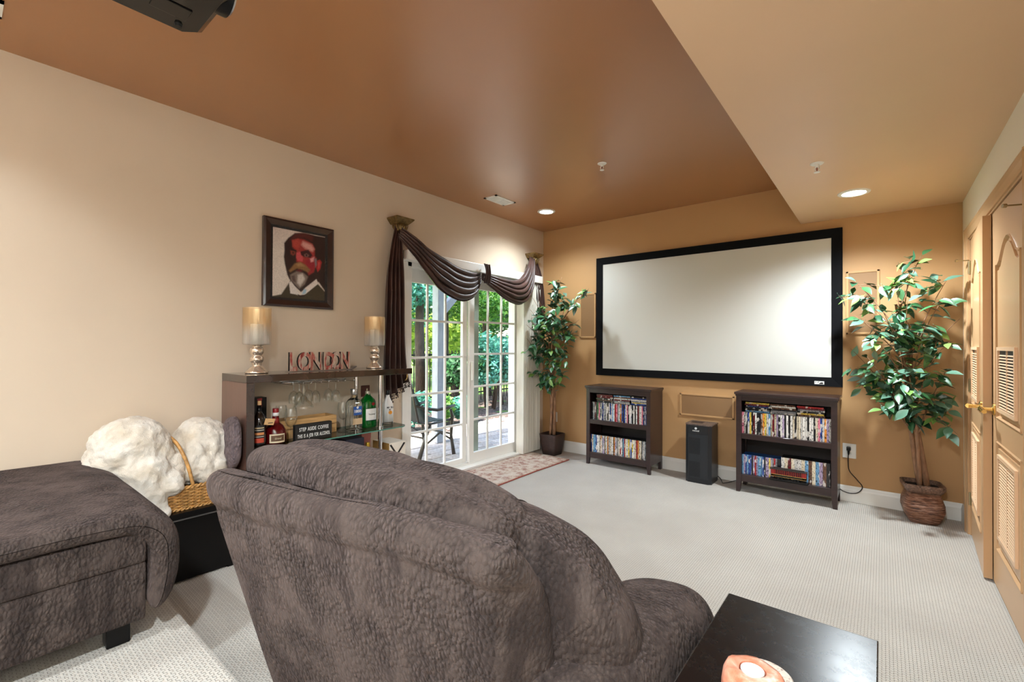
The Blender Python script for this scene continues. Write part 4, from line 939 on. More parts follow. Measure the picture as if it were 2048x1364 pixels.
def ficus(label, base, pot, trunk_top, crown, nleaf, seed, lim):
    q = random.Random(seed); bx, by, bz = base
    r = thing('potted_ficus', label, 'potted plant', (bx, by, 0), 'potted ficus trees')
    pot(r, bx, by)
    stems = []
    for k in range(3):
        ph = k * 2.1; pts = []; rad = []
        for i in range(15):
            s = i / 14; c = Vector((bx, by, bz)).lerp(Vector(trunk_top), s); tw = .026 * (1 - .4 * s)
            a = ph + 3.2 * s; pts.append((c.x + tw * math.cos(a), c.y + tw * math.sin(a), c.z)); rad.append(.021 * (1 - .62 * s) * (1, .85, .7)[k])
        m = MB(); m.tube(pts, rad, 10); obj('trunk', m, FBARK, r, True); stems.append(pts)
    # branches grow towards anchor points of the crown
    P = []
    for (cx, cy, cz) in crown:
        st = q.choice(stems); zt = min(max(cz - .28 - q.uniform(0, .25), bz + .42), trunk_top[2])
        s = (zt - bz) / (trunk_top[2] - bz); p0 = Vector(st[int(s * 14)]); p2 = Vector((cx, cy, cz)); p1 = p0.lerp(p2, .5) + Vector((0, 0, .06))
        pts = [tuple((1 - u) ** 2 * p0 + 2 * u * (1 - u) * p1 + u * u * p2) for u in [i / 9 for i in range(10)]]
        m = MB(); m.tube(pts, [.006 - .0045 * i / 9 for i in range(10)], 6); obj('branch', m, FBARK, r, True); P.append(pts)
        for _ in range(2):
            a = Vector(pts[q.randint(4, 8)]); d = Vector((q.uniform(-1, 1), q.uniform(-1, .6), q.uniform(-.3, .7))).normalized() * q.uniform(.08, .18)
            tw = [tuple(a + d * u + Vector((0, 0, -.05 * u * u))) for u in (0, .33, .66, 1)]; m = MB(); m.tube(tw, [.0026, .0022, .0018, .0012], 5); obj('twig', m, FBARK, r, True); P.append(tw)
    made = 0; extra = [MB() for _ in LEAFS]; i = 0
    while i < nleaf:
        pts = P[i % len(P)]; i += 1; n = len(pts)
        for att in range(6):
            u = q.uniform(.3 if n > 5 else .1, 1); x = u * (n - 1); j = min(int(x), n - 2)
            a = Vector(pts[j]).lerp(Vector(pts[j + 1]), x - j); tg = (Vector(pts[j + 1]) - Vector(pts[j])).normalized()
            a = a + Vector((q.uniform(-.03, .03), q.uniform(-.03, .03), q.uniform(-.03, .02)))
            d = (tg * .5 + Vector((q.uniform(-1, 1), q.uniform(-1, .7), q.uniform(-.75, .25)))).normalized()
            sc = q.uniform(.7, 1.2); tip = a + d * .105 * sc
            if lim[0] < tip.x < lim[1] and lim[0] < a.x < lim[1] and tip.y < D - .04 and a.y < D - .05: break
        else: continue
        nz = Vector((q.uniform(-.6, .6), q.uniform(-1.1, .1), 1)).normalized(); y = nz.cross(d).normalized(); z = d.cross(y)
        Mx = Matrix(((d.x, y.x, z.x, a.x), (d.y, y.y, z.y, a.y), (d.z, y.z, z.z, a.z), (0, 0, 0, 1))) @ Matrix.Scale(sc, 4)
        k = q.choices((0, 1, 2, 3), (2.6, 3, 1.8, 3))[0]
        if made < 300:
            o = link('leaf', LEAFS[k], None, r); o.matrix_basis = Mx; made += 1
        else:
            extra[k].add([tuple(Mx @ v.co) for v in LEAFS[k].vertices], [tuple(p.vertices) for p in LEAFS[k].polygons])
    for k, e in enumerate(extra):
        if e.v: o = obj('foliage', e, LEAFM[k], r, True); o['kind'] = 'stuff'
def crownpts(spec, q):
    return [(x + q.uniform(-.03, .03), y + q.uniform(-.05, .05), z + q.uniform(-.04, .04)) for x, y, z in spec]
t = NT('woven_bark_pot'); v = t.coords((5, 5, 60)); n = t.noise(v, 3.2, 4, .6, .8); t.link(t.ramp(n.outputs[0], [(.36, lin((58, 32, 22))), (.5, lin((132, 84, 56))), (.66, lin((190, 150, 128)))]), t.b.inputs['Base Color']); t.link(t.bump(n.outputs[0], 1.0, .012), t.b.inputs['Normal']); t.b.inputs['Roughness'].default_value = .4; M['potw'] = t.m
SOIL = pmat('dark_moss_soil', (26, 20, 16), .95, bump=1, bscale=80, bdist=.01)
def pot_r(r, x, y):
    m = MB(); m.lathe([(.080, 0), (.100, .04), (.118, .10), (.116, .15), (.100, .20), (.092, .225)], (x, y, 0), 40, 6); o = obj('pot', m, M['potw'], r, True); o.matrix_basis = T(x, y, 0) @ Matrix.Rotation(.12, 4, 'Z') @ T(-x, -y, 0)
    m = MB(); m.lathe([(.098, .225), (.118, .258), (.120, .285), (.110, .287), (.104, .262), (.085, .25)], (x, y, 0), 40, 7); o = obj('pot_rim', m, pmat('braided_rim', (120, 92, 76), .45, var=.5, vscale=90, bump=1, bscale=110, bdist=.01), r, True); o.matrix_basis = T(x, y, 0) @ Matrix.Rotation(.12, 4, 'Z') @ T(-x, -y, 0)
    m = MB(); m.lathe([(0, .262), (.10, .258)], (x, y, 0), 24, 6); m.f = m.f[:-1]; m.mi = m.mi[:-1]; obj('soil', m, SOIL, r)
DP = pmat('dark_woven_pot', (58, 38, 32), .4, var=.4, vscale=30, vstretch=(1, 1, 6), bump=.8, bscale=70, bdist=.006)
def pot_l(r, x, y):
    m = MB(); m.lathe([(.088, 0), (.104, .09), (.116, .20), (.120, .245), (.112, .247), (.108, .225)], (x, y, 0), 40, 8); obj('pot', m, DP, r, True)
    m = MB(); m.lathe([(0, .228), (.109, .225)], (x, y, 0), 24, 8); m.f = m.f[:-1]; m.mi = m.mi[:-1]; obj('soil', m, SOIL, r)
qq = random.Random(4)
SR = [(3.60, 4.50, 1.97), (3.54, 4.52, 1.86), (3.42, 4.50, 1.78), (3.74, 4.45, 1.80), (3.24, 4.50, 1.72), (3.16, 4.46, 1.80), (3.34, 4.42, 1.60), (3.50, 4.40, 1.62), (3.68, 4.40, 1.64), (3.77, 4.42, 1.52), (3.20, 4.42, 1.50), (3.28, 4.38, 1.40), (3.42, 4.36, 1.44), (3.58, 4.36, 1.46), (3.72, 4.38, 1.36), (3.18, 4.45, 1.32), (3.30, 4.40, 1.24), (3.46, 4.34, 1.28), (3.62, 4.36, 1.24), (3.74, 4.46, 1.16), (3.26, 4.42, 1.12), (3.40, 4.38, 1.08), (3.54, 4.36, 1.06), (3.66, 4.42, 1.0), (3.44, 4.42, .96), (3.56, 4.40, .88), (3.68, 4.46, .86), (3.48, 4.46, .84), (3.33, 4.45, .98), (3.52, 4.60, 1.5), (3.4, 4.62, 1.3)]
ficus('tall artificial ficus in woven brown pot beside the closet doors', (3.593, 4.595, .26), pot_r, (3.46, 4.52, 1.62), crownpts(SR, qq), 560, 8, (3.06, 3.81))
SL = [(.47, 4.46, 2.12), (.42, 4.46, 1.98), (.12, 4.40, 1.92), (.20, 4.38, 1.84), (.60, 4.44, 1.92), (.72, 4.46, 1.86), (.80, 4.50, 1.88), (.10, 4.34, 1.74), (.28, 4.32, 1.74), (.44, 4.36, 1.72), (.60, 4.40, 1.70), (.70, 4.46, 1.62), (.10, 4.30, 1.58), (.22, 4.28, 1.54), (.38, 4.30, 1.56), (.54, 4.36, 1.52), (.66, 4.44, 1.44), (.12, 4.32, 1.40), (.28, 4.28, 1.36), (.44, 4.32, 1.36), (.58, 4.40, 1.30), (.20, 4.34, 1.22), (.36, 4.30, 1.18), (.50, 4.36, 1.14), (.28, 4.36, 1.04), (.42, 4.36, 1.0), (.20, 4.42, .98), (.50, 4.42, 1.0), (.3, 4.56, 1.5), (.45, 4.58, 1.4)]
ficus('artificial ficus in dark square pot in the corner by the patio door', (.298, 4.56, .23), pot_l, (.34, 4.50, 1.70), crownpts(SL, qq), 600, 9, (.128, .95))
# ------------------------------------------------------------------ framed portrait on the left wall
def picture():
    y0, y1, z0, z1 = 1.377, 1.898, 1.567, 2.193
    r = thing('framed_painting', 'framed portrait painting of a bearded man on the beige wall', 'painting', (0, (y0 + y1) / 2, z0))
    fm = pmat('dark_walnut_frame', (46, 26, 22), .3, var=.3, vscale=12, coat=.3); inner = pmat('black_carved_moulding', (20, 17, 17), .4, bump=1.0, bscale=140, bdist=.008)
    def ring(w0, w1, x0, x1, nm, mt):
        o = [(y0 + w0, z0 + w0), (y1 - w0, z0 + w0), (y1 - w0, z1 - w0), (y0 + w0, z1 - w0)]; i = [(y0 + w1, z0 + w1), (y1 - w1, z0 + w1), (y1 - w1, z1 - w1), (y0 + w1, z1 - w1)]
        m = MB()
        for k in range(4):
            a, b, c, d = o[k], o[(k + 1) % 4], i[(k + 1) % 4], i[k]
            v = [(.001, *p) for p in (a, b, c, d)] + [(x0, *a), (x0, *b), (x1, *c), (x1, *d)]
            m.add(v, [(0, 1, 2, 3), (4, 5, 6, 7), (0, 1, 5, 4), (2, 3, 7, 6), (1, 2, 6, 5), (3, 0, 4, 7)])
        obj(nm, m, mt, r)
    ring(0, .014, .030, .036, 'outer_frame', fm); ring(.014, .048, .036, .026, 'frame_cove', fm); ring(.048, .070, .024, .017, 'inner_moulding', inner)
    # painted canvas: colours are the paint itself, stored per vertex
    a0, a1, b0, b1 = y0 + .066, y1 - .066, z0 + .066, z1 - .066
    NU, NV = 110, 140
    U_, V_ = np.meshgrid(np.linspace(0, 1, NU), np.linspace(0, 1, NV))
    # the layout below was measured on a slanted sketch: (x, y) -> u, w
    X = 258 + 655 * U_; top = 210 + .2 * (X - 265); bot = 1120 + .083 * (X - 245); Y = top + V_ * (bot - top)
    img = np.zeros((NV, NU, 3)); rg = np.random.default_rng(2)
    def L(c): return np.array(lin(c)[:3])
    img[:] = L((206, 196, 186)); img = img * (1 - .25 * (1 - np.clip((Y - 230) / 300, 0, 1))[..., None] * np.array([.35, .6, .55]))
    def poly(pts, c, soft=9, amt=1.0):
        nonlocal img
        p = np.array(pts, float); inside = np.zeros(X.shape, bool); dist = np.full(X.shape, 1e9); n = len(p)
        for i in range(n):
            x0_, y0_ = p[i]; x1_, y1_ = p[(i + 1) % n]
            cnd = ((y0_ > Y) != (y1_ > Y)); xi = (x1_ - x0_) * (Y - y0_) / (y1_ - y0_ + 1e-9) + x0_; inside ^= cnd & (X < xi)
            dx, dy = x1_ - x0_, y1_ - y0_; tt = np.clip(((X - x0_) * dx + (Y - y0_) * dy) / (dx * dx + dy * dy + 1e-9), 0, 1)
            dist = np.minimum(dist, np.hypot(X - x0_ - tt * dx, Y - y0_ - tt * dy))
        sd = np.where(inside, dist, -dist); w = np.clip(sd / soft + .5, 0, 1)[..., None] * amt
        img = img * (1 - w) + L(c) * w
    poly([(390, 420), (440, 350), (520, 290), (620, 285), (700, 300), (780, 320), (940, 350), (940, 1080), (830, 930), (700, 990), (600, 1060), (520, 980), (455, 890), (430, 830), (415, 760), (400, 690), (388, 600), (395, 520)], (38, 18, 18), 14)
    poly([(520, 290), (640, 285), (760, 330), (740, 400), (640, 350), (520, 360), (460, 380)], (78, 24, 24), 30)
    poly([(485, 380), (560, 358), (640, 372), (745, 430), (775, 490), (775, 590), (800, 620), (790, 720), (765, 800), (700, 840), (640, 720), (540, 660), (545, 540), (490, 470)], (150, 44, 44), 22)
    poly([(620, 395), (730, 440), (768, 500), (745, 530), (650, 490), (600, 440)], (206, 150, 142), 34)
    poly([(490, 385), (560, 365), (600, 420), (560, 500), (500, 460)], (168, 62, 52), 30)
    poly([(540, 545), (590, 530), (625, 620), (615, 660), (560, 650), (538, 610)], (196, 78, 84), 18)
    poly([(465, 510), (520, 505), (530, 560), (500, 585), (470, 565)], (124, 50, 40), 16)
    poly([(470, 490), (540, 510), (545, 530), (470, 515)], (30, 12, 12), 10)
    poly([(590, 530), (690, 505), (745, 580), (720, 610), (640, 600), (600, 575)], (54, 14, 20), 14)
    poly([(636, 568), (670, 552), (704, 578), (685, 602), (645, 598)], (120, 84, 80), 12); poly([(660, 565), (678, 566), (676, 592), (660, 590)], (24, 10, 12), 6)
    poly([(492, 535), (506, 532), (508, 556), (494, 558)], (40, 14, 12), 6)
    poly([(650, 650), (760, 610), (775, 700), (745, 800), (690, 780)], (146, 26, 44), 26); poly([(715, 625), (770, 600), (760, 660), (725, 670)], (214, 150, 150), 18)
    poly([(805, 650), (845, 635), (870, 670), (850, 760), (815, 800), (795, 740)], (158, 34, 40), 12); poly([(820, 670), (846, 664), (838, 740), (820, 760)], (196, 70, 68), 12)
    poly([(770, 620), (800, 625), (805, 700), (785, 740)], (120, 112, 116), 14)
    poly([(450, 780), (520, 685), (590, 665), (650, 700), (722, 770), (690, 805), (620, 770), (545, 752), (468, 802)], (132, 96, 58), 20); poly([(540, 690), (600, 680), (640, 720), (560, 725)], (158, 122, 82), 24)
    poly([(530, 775), (590, 760), (625, 785), (580, 800)], (96, 20, 28), 10)
    poly([(465, 835), (540, 790), (625, 805), (690, 860), (650, 960), (580, 1018), (530, 965), (475, 905)], (120, 106, 98), 20); poly([(560, 835), (620, 820), (650, 890), (590, 985), (555, 940)], (196, 188, 182), 26); poly([(480, 850), (520, 840), (535, 930), (500, 920)], (84, 66, 62), 18)
    poly([(245, 1115), (360, 1090), (440, 960), (470, 905), (500, 1075), (590, 1108), (640, 1088), (820, 955), (930, 1070), (930, 1190), (245, 1130)], (56, 48, 34), 14)
    poly([(452, 930), (480, 925), (540, 1010), (588, 1100), (470, 1078)], (206, 200, 196), 10); poly([(800, 890), (826, 948), (645, 1098), (588, 1106), (655, 1005)], (214, 204, 198), 9); poly([(640, 1020), (672, 1030), (664, 1078), (610, 1090)], (150, 180, 200), 16)
    poly([(556, 1085), (590, 1100), (660, 1092), (640, 1120), (580, 1125)], (36, 18, 18), 8)
    img *= (1 + .10 * rg.normal(size=img.shape[:2])[..., None]).clip(.7, 1.3)
    m = MB(); m.grid(lambda u, v: (.0185, a0 + (a1 - a0) * u, b1 + (b0 - b1) * v), NU - 1, NV - 1); me = m.mesh('canvas')
    at = me.color_attributes.new('paint', 'FLOAT_COLOR', 'POINT'); cc = np.ones((NU * NV, 4), np.float32); cc[:, :3] = img.reshape(-1, 3).clip(0, 1); at.data.foreach_set('color', cc.ravel())
    t = NT('oil_paint'); va = t.new('ShaderNodeVertexColor', layer_name='paint'); t.link(va.outputs[0], t.b.inputs['Base Color']); t.b.inputs['Roughness'].default_value = .45
    v = t.coords(); n = t.noise(v, 90, 3); t.link(t.bump(n.outputs[0], .2, .003), t.b.inputs['Normal']); link('canvas', me, t.m, r)
picture()
# small plate on the wall
r = thing('wall_plate', 'small dark red-brown decorative plate on the wall behind the bar', 'wall plate', (0, 2.205, .91))
m = MB(); m.bbox(0, .008, 2.165, 2.245, .862, .955, .003); obj('plate', m, pmat('red_brown_wood', (84, 34, 28), .4, var=.3, vscale=40), r)
m = MB(); m.bbox(.008, .014, 2.208, 2.222, .89, .93, .002); obj('toggle', m, M['cream'], r)

# ------------------------------------------------------------------ bar table
BX0, BX1, BY0, BY1, BZ = .02, .41, 1.130, 2.37, 1.108
SZ = .650     # top of the glass shelf
r = thing('bar_table', 'glossy dark bar table with glass shelf and chrome posts against beige wall', 'bar table', (.2, 1.75, 0))
m = MB(); m.bbox(BX0, BX1, BY0, BY1, BZ - .045, BZ, .002); obj('top', m, M['gloss'], r)
m = MB(); m.bbox(BX0, BX1 - .002, BY0, BY0 + .045, 0, BZ - .046, .0015); obj('side_panel', m, M['walnut'], r)
m = MB(); m.bbox(BX1 - .002, BX1 + .001, BY0, BY0 + .045, 0, BZ - .046, .0008); obj('panel_edge', m, M['gloss'], r)
m = MB(); m.bbox(BX0, BX1, BY0 + .046, BY1 + .04, .10, .14, .002); obj('base_shelf', m, M['gloss'], r)
for x, y in ((.33, 2.125), (.10, 2.06)):
    m = MB(); m.tube([(x, y, .0), (x, y, BZ - .046)], .017, 20); po = obj('post', m, M['chrome'], r, 40)
    m = MB(); m.tube([(x, y, SZ - .022), (x, y, SZ - .0085)], .026, 20); m.tube([(x, y, SZ + .0005), (x, y, SZ + .012)], .024, 20); obj('shelf_clamp', m, M['chrome'], po, 40)
pts = [(.06, BY0 + .05), (.40, BY0 + .05)] + [(.40 - .08 * (1 - math.cos(a)), 2.27 + .08 * math.sin(a)) for a in [i * PI / 12 for i in range(7)]] + [(.06, 2.35)]
m = MB(); m.prism(pts, SZ - .008, SZ, 'Z'); me = m.mesh('glass_shelf'); me.materials.append(M['shelfglass']); me.materials.append(M['glassedge'])
for p in me.polygons: p.material_index = 0 if abs(p.normal.z) > .9 else 1
link('glass_shelf', me, None, r)
# wire stemware rack
m = MB(); zr = 1.032
for y in (1.42, 1.49, 1.545, 1.615, 1.67, 1.74, 1.795, 1.865):
    m.tube([(.10, y, zr), (.37, y, zr), (.385, y, zr + .012)], .0028, 6)
for x in (.11, .24):
    m.tube([(x, 1.40, zr + .006), (x, 1.885, zr + .006)], .0028, 6)
for x, y in ((.11, 1.42), (.11, 1.865), (.24, 1.42), (.24, 1.865), (.11, 1.64), (.24, 1.64)): m.tube([(x, y, zr + .006), (x, y, BZ - .045)], .0028, 6)
obj('stemware_rack', m, M['chrome'], r, True)
m = MB(); m.tube([(.30 + .03 * math.cos(a), BY1 + .012, 1.04 + .035 * math.sin(a)) for a in [PI / 2 - i * PI / 10 for i in range(11)]], .004, 6); obj('towel_hook', m, M['brass'], r, True)

def stem(label, x, y, z0, prof, down=False, group='stemware on the bar'):
    r = thing('wine_glass', label, 'wine glass', (x, y, z0), group)
    s = -1 if down else 1
    for nm, pr in prof:
        m = MB(); m.lathe([(rr, s * z) for rr, z in pr], (x, y, z0), 24)
        if nm == 'bowl': m.f = m.f[:-1] if pr[-1][0] > 1e-4 else m.f; m.mi = m.mi[:len(m.f)]
        obj(nm, m, M['glass'], r, True)
WINE = [('foot', [(.036, 0), (.035, .0025), (.012, .006), (.005, .009)]), ('stem', [(.005, .009), (.0035, .03), (.0035, .085), (.006, .093)]), ('bowl', [(.006, .093), (.024, .104), (.036, .128), (.041, .155), (.040, .185), (.034, .222)])]
SMALL = [('foot', [(.030, 0), (.029, .0025), (.010, .005), (.004, .008)]), ('stem', [(.004, .008), (.0032, .02), (.0032, .06), (.006, .068)]), ('bowl', [(.006, .068), (.022, .078), (.031, .10), (.033, .125), (.030, .155)])]
MARG = [('foot', [(.036, 0), (.035, .0025), (.012, .006), (.006, .009)]), ('stem', [(.006, .009), (.008, .03), (.012, .05), (.008, .075), (.010, .09)]), ('bowl', [(.010, .09), (.022, .10), (.030, .12), (.050, .135), (.062, .16), (.063, .172)])]
FLUTE = [('foot', [(.030, 0), (.029, .0025), (.010, .005), (.004, .008)]), ('stem', [(.004, .008), (.0035, .03), (.004, .05)]), ('bowl', [(.004, .05), (.018, .07), (.024, .11), (.022, .16), (.018, .20)])]
for lb, x, y, pr in (('hanging wine glass at the left end of the wire rack', .19, 1.517, SMALL), ('hanging wine glass just left of the margarita glass', .27, 1.517, SMALL), ('hanging margarita glass at the front of the wire rack', .33, 1.517 + .063 * 0, MARG), ('hanging wine glass just right of the margarita glass', .25, 1.6425, SMALL), ('hanging wine glass at the back middle of the rack', .15, 1.6425, SMALL), ('hanging wine glass second from the right on rack', .20, 1.7675, SMALL), ('hanging wine glass at the right end of the wire rack', .30, 1.7675, SMALL)):
    stem(lb, x, y, zr + .009, pr, True, 'glasses hanging upside down from the rack')
stem('wine glass standing between the red bottle and black sign', .30, 1.448, SZ, WINE)
stem('wine glass standing behind the red liqueur bottle', .13, 1.46, SZ, WINE)
stem('round wine glass standing left of the tequila bottle', .27, 1.845, SZ, WINE)
stem('champagne flute standing in front of the tequila bottle', .34, 1.865, SZ, FLUTE)

# bottles
def gmat(name, c, tr=.6, rough=.05):
    t = NT(name); t.b.inputs['Base Color'].default_value = lin(c); t.b.inputs['Transmission Weight'].default_value = tr; t.b.inputs['Roughness'].default_value = rough; t.b.inputs['IOR'].default_value = 1.3; t.b.inputs['Coat Weight'].default_value = .5; return t.m
def label_patch(x, y, z0, z1, rad, a0, a1, n=12, sq=None):
    m = MB()
    def fn(u, v):
        a = a0 + (a1 - a0) * u; ca, sa = math.cos(a), math.sin(a); k = 1 / ((abs(ca) ** sq + abs(sa) ** sq) ** (1 / sq)) if sq else 1
        return (x + rad * k * ca, y + rad * k * sa, z0 + (z1 - z0) * v)
    m.grid(fn, n, 1); return m
def bottle(name, label, x, y, prof, glassm, n=32, sq=None, cap=None, capm=None, z=SZ):
    r = thing(name, label, 'bottle', (x, y, z + .0008), 'liquor bottles on the bar'); z += .0008
    m = MB(); m.lathe(prof, (x, y, z), n, sq); obj('bottle_body', m, glassm, r, True)
    if cap: m = MB(); m.lathe(cap, (x, y, z), 24); obj('cap', m, capm, r, 40)
    return r
AF = math.radians(-22)   # labels face the middle of the room
# tequila
x, y = .235, 1.955
clear = thin_glass('clear_bottle_glass', (.93, .96, .96), .10, .9)
r = bottle('tequila_bottle', 'clear square tequila bottle with blue label and silver stopper', x, y, [(.044, 0), (.050, .006), (.050, .012), (.049, .175), (.046, .205), (.034, .228), (.018, .242), (.016, .262), (.017, .268)], clear, 40, 7, [(.012, .262), (.014, .266), (.026, .268), (.028, .274), (.028, .305), (.026, .309)], M['alu'])
m = MB(); m.lathe([(.0135, .243), (.0135, .262)], (x, y, SZ), 16); obj('cork', m, pmat('natural_cork', (206, 170, 120), .8), r, True)
m = MB(); m.box(x + .0503, x + .0509, y - .036, y + .036, SZ + .115, SZ + .18); obj('blue_label', m, pmat('royal_blue_label', (30, 84, 160), .4), r)
text('label_lettering', '1800', .030, T(x + .0511, y, SZ + .143) @ FX, M['inkw'], r, depth=.0003, bold=.0008)
m = MB(); m.tube([(x + .0508, y, SZ + .172), (x + .0514, y, SZ + .172)], .009, 16); obj('label_seal', m, M['label'], r)
m = MB(); m.box(x + .0503, x + .0509, y - .040, y + .040, SZ + .045, SZ + .09); obj('cream_label', m, pmat('kraft_label', (214, 184, 146), .5), r)
# gin
x, y = .22, 2.085
r = bottle('gin_bottle', 'large green gin bottle with white label and silver cap', x, y, [(.054, 0), (.060, .006), (.061, .012), (.060, .12), (.056, .14), (.055, .195), (.048, .215), (.026, .24), (.018, .25), (.018, .262)], gmat('green_glass', (10, 120, 40), .55), 40, 3.2, [(.019, .255), (.019, .279), (.017, .281)], pmat('silver_cap', (205, 196, 176), .35, .6))
lb = label_patch(x, y, SZ + .062, SZ + .152, .0640, -.75, .55, 12, 3.2); lo = obj('label', lb, M['label'], r, True)
for za, zb in ((.150, .156), (.056, .060)):
    obj('label_band', label_patch(x, y, SZ + za, SZ + zb, .0642, -.75, .55, 12, 3.2), pmat('dark_green_band', (20, 50, 34), .4), lo, True)
text('label_lettering', 'Tanqueray', .0165, T(x + .0662, y - .006, SZ + .108) @ FX, M['ink'], lo, depth=.0002, shear=.25, sx=.85)
m = MB(); m.tube([(x + .053, y + .012, SZ + .186), (x + .0615, y + .012, SZ + .184)], .012, 16); obj('red_seal', m, pmat('red_wax', (150, 20, 24), .35), r, 40)
# coconut rum
x, y = .22, 2.272
r = bottle('rum_bottle', 'white coconut rum bottle with black cap right of the post', x, y, [(.040, 0), (.045, .006), (.045, .02)], clear, 32, None, [(.0155, .236), (.0165, .24), (.0165, .272), (.015, .274)], M['black'])
m = MB(); m.lathe([(.0452, .02), (.0455, .13), (.044, .155), (.034, .18), (.022, .205), (.016, .222), (.0155, .24)], (x, y, SZ + .0008), 32); wb = obj('white_coating', m, pmat('white_bottle_enamel', (226, 224, 222), .3, coat=.4), r, True)
text('label_lettering', 'MALIBU', .021, T(x + .0438, y - .006, SZ + .138) @ Matrix.Rotation(math.radians(-10), 4, 'Z') @ FX, M['ink'], r, depth=.0004, sx=.8, bold=.0004)
m = MB(); m.tube([(x + .0450, y - .006, SZ + .098), (x + .0464, y - .0064, SZ + .098)], .015, 20); su = obj('sunset_emblem', m, pmat('orange_sun', (230, 150, 40), .4), r, 40)
m = MB(); v0 = (x + .0467, y - .006, SZ + .118)
for k in range(5):
    a = PI * .15 + k * .55; m.add([v0, (v0[0], v0[1] + .016 * math.cos(a), v0[2] + .014 * math.sin(a) - .002), (v0[0], v0[1] + .013 * math.cos(a + .3), v0[2] + .010 * math.sin(a + .3) - .004)], [(0, 1, 2)])
m.box(v0[0] - .0002, v0[0], v0[1] - .001, v0[1] + .001, v0[2] - .026, v0[2]); obj('palm_emblem', m, pmat('brown_palm_ink', (90, 44, 20), .5), su)
# red liqueur
x, y = .27, 1.362
redg = gmat('red_glass', (150, 14, 18), .35)
r = bottle('liqueur_bottle', 'round red liqueur bottle with cream label beside the cork-topped bottle', x, y, [(.056, 0), (.064, .008), (.066, .05), (.062, .085), (.045, .115), (.026, .132), (.021, .15), (.019, .185), (.018, .205)], gmat('dark_red_glass', (92, 8, 12), .25), 36, None, [(.0185, .198), (.019, .222), (.0175, .226)], pmat('red_wax_cap', (128, 18, 22), .35))
m = MB(); m.lathe([(.0262, .133), (.0214, .15), (.0194, .176)], (x, y, SZ), 24); obj('red_neck', m, redg, r, True)
m = MB(); m.lathe([(.0196, .178), (.0190, .20)], (x, y, SZ), 24); obj('neck_label', m, M['label'], r, True)
lo = obj('label', label_patch(x, y, SZ + .012, SZ + .068, .0668, -.95, .5), M['cream'], r, True)
obj('label_panel', label_patch(x, y, SZ + .022, SZ + .060, .0671, -.8, .4), pmat('brown_label_panel', (96, 66, 44), .5), lo, True)
text('label_lettering', 'Grand', .015, T(x + .0668, y - .014, SZ + .040) @ Matrix.Rotation(-.2, 4, 'Z') @ FX, M['cream'], lo, depth=.0006, shear=.2)
# cork bottle
x, y = .30, 1.247
r = bottle('rum_bottle', 'slim dark bottle with cork stopper at left of the bar', x, y, [(.034, 0), (.038, .006), (.039, .15), (.036, .175), (.022, .205), (.014, .225), (.013, .262)], gmat('smoky_glass', (36, 26, 20), .35), 32, None, [(.0125, .255), (.0125, .285), (.011, .288)], pmat('cork_stopper', (214, 170, 120), .7))
m = MB(); m.lathe([(.0150, .215), (.0142, .25)], (x, y, SZ), 20); obj('neck_foil', m, M['black'], r, True)
lo = obj('label', label_patch(x, y, SZ + .02, SZ + .14, .0398, -1.2, .6), M['ink'], r, True)
for k, (za, zb, c) in enumerate(((.03, .058, (206, 74, 48)), (.066, .070, (220, 210, 196)), (.078, .094, (214, 140, 84)), (.106, .110, (214, 206, 190)), (.118, .126, (188, 170, 136)))):
    obj('label_stripe', label_patch(x, y, SZ + za, SZ + zb, .0401, -1.0, .4), pmat('label_print', c, .5), lo, True)
r = thing('paper_tag', 'tan paper tag hanging on the bottle neck', 'tag', (.335, 1.295, .80))
m = MB(); m.add([(.338, 1.295 + .040 * math.cos(a), .805 + .030 * math.sin(a)) for a in (.5, 2.2, 3.64, 5.34)] , [(0, 1, 2, 3)]); o = obj('card', m, pmat('tan_card', (206, 164, 112), .7), r); mod(o, 'SOLIDIFY', thickness=.002)
m = MB(); m.tube([(.317, 1.25, .875), (.335, 1.272, .84), (.338, 1.285, .822)], .001, 5); obj('string', m, M['ink'], r); m = MB(); m.box(.3392, .3397, 1.285, 1.315, .794, .799); obj('print_line', m, M['ink'], r)
r = thing('bottle_gift_box', 'black gift box printed with a red bottle behind the cork-topped bottle', 'gift box', (.13, 1.30, SZ))
m = MB(); m.bbox(.085, .175, 1.235, 1.345, SZ, .945, .002); obj('box', m, M['blackwood'], r)
m = MB(); m.lathe([(.0, .03), (.034, .03), (.034, .16), (.014, .21), (.013, .27), (.015, .275), (.0, .276)], (0, 0, 0), 2); 
m = MB(); pr = [(.034, .03), (.034, .16), (.014, .205), (.013, .27), (.016, .29)]; ps = [(1.30 + a, SZ + b) for a, b in pr] + [(1.30 - a, SZ + b) for a, b in pr[::-1]]; m.prism(ps, .175, .1756, 'X'); obj('printed_bottle', m, pmat('red_print', (160, 26, 30), .4), r)
# sign
r = thing('box_sign', 'black block sign with white lettering on the glass shelf', 'sign', (.35, 1.577, SZ))
sm = MB(); sm.bbox(.325, .362, 1.448, 1.706, SZ + .0006, SZ + .112, .004); obj('block', sm, pmat('distressed_black_paint', (18, 17, 16), .5), r)
text('lettering', 'STEP ASIDE COFFEE', .0345, T(.3625, 1.577, SZ + .078) @ FX, M['inkw'], r, depth=.0005, sx=.60, bold=.0003, space=1.12)
text('lettering', 'THIS IS A JOB FOR ALCOHOL', .0345, T(.3625, 1.577, SZ + .034) @ FX, M['inkw'], r, depth=.0005, sx=.425, bold=.0002, space=1.14)
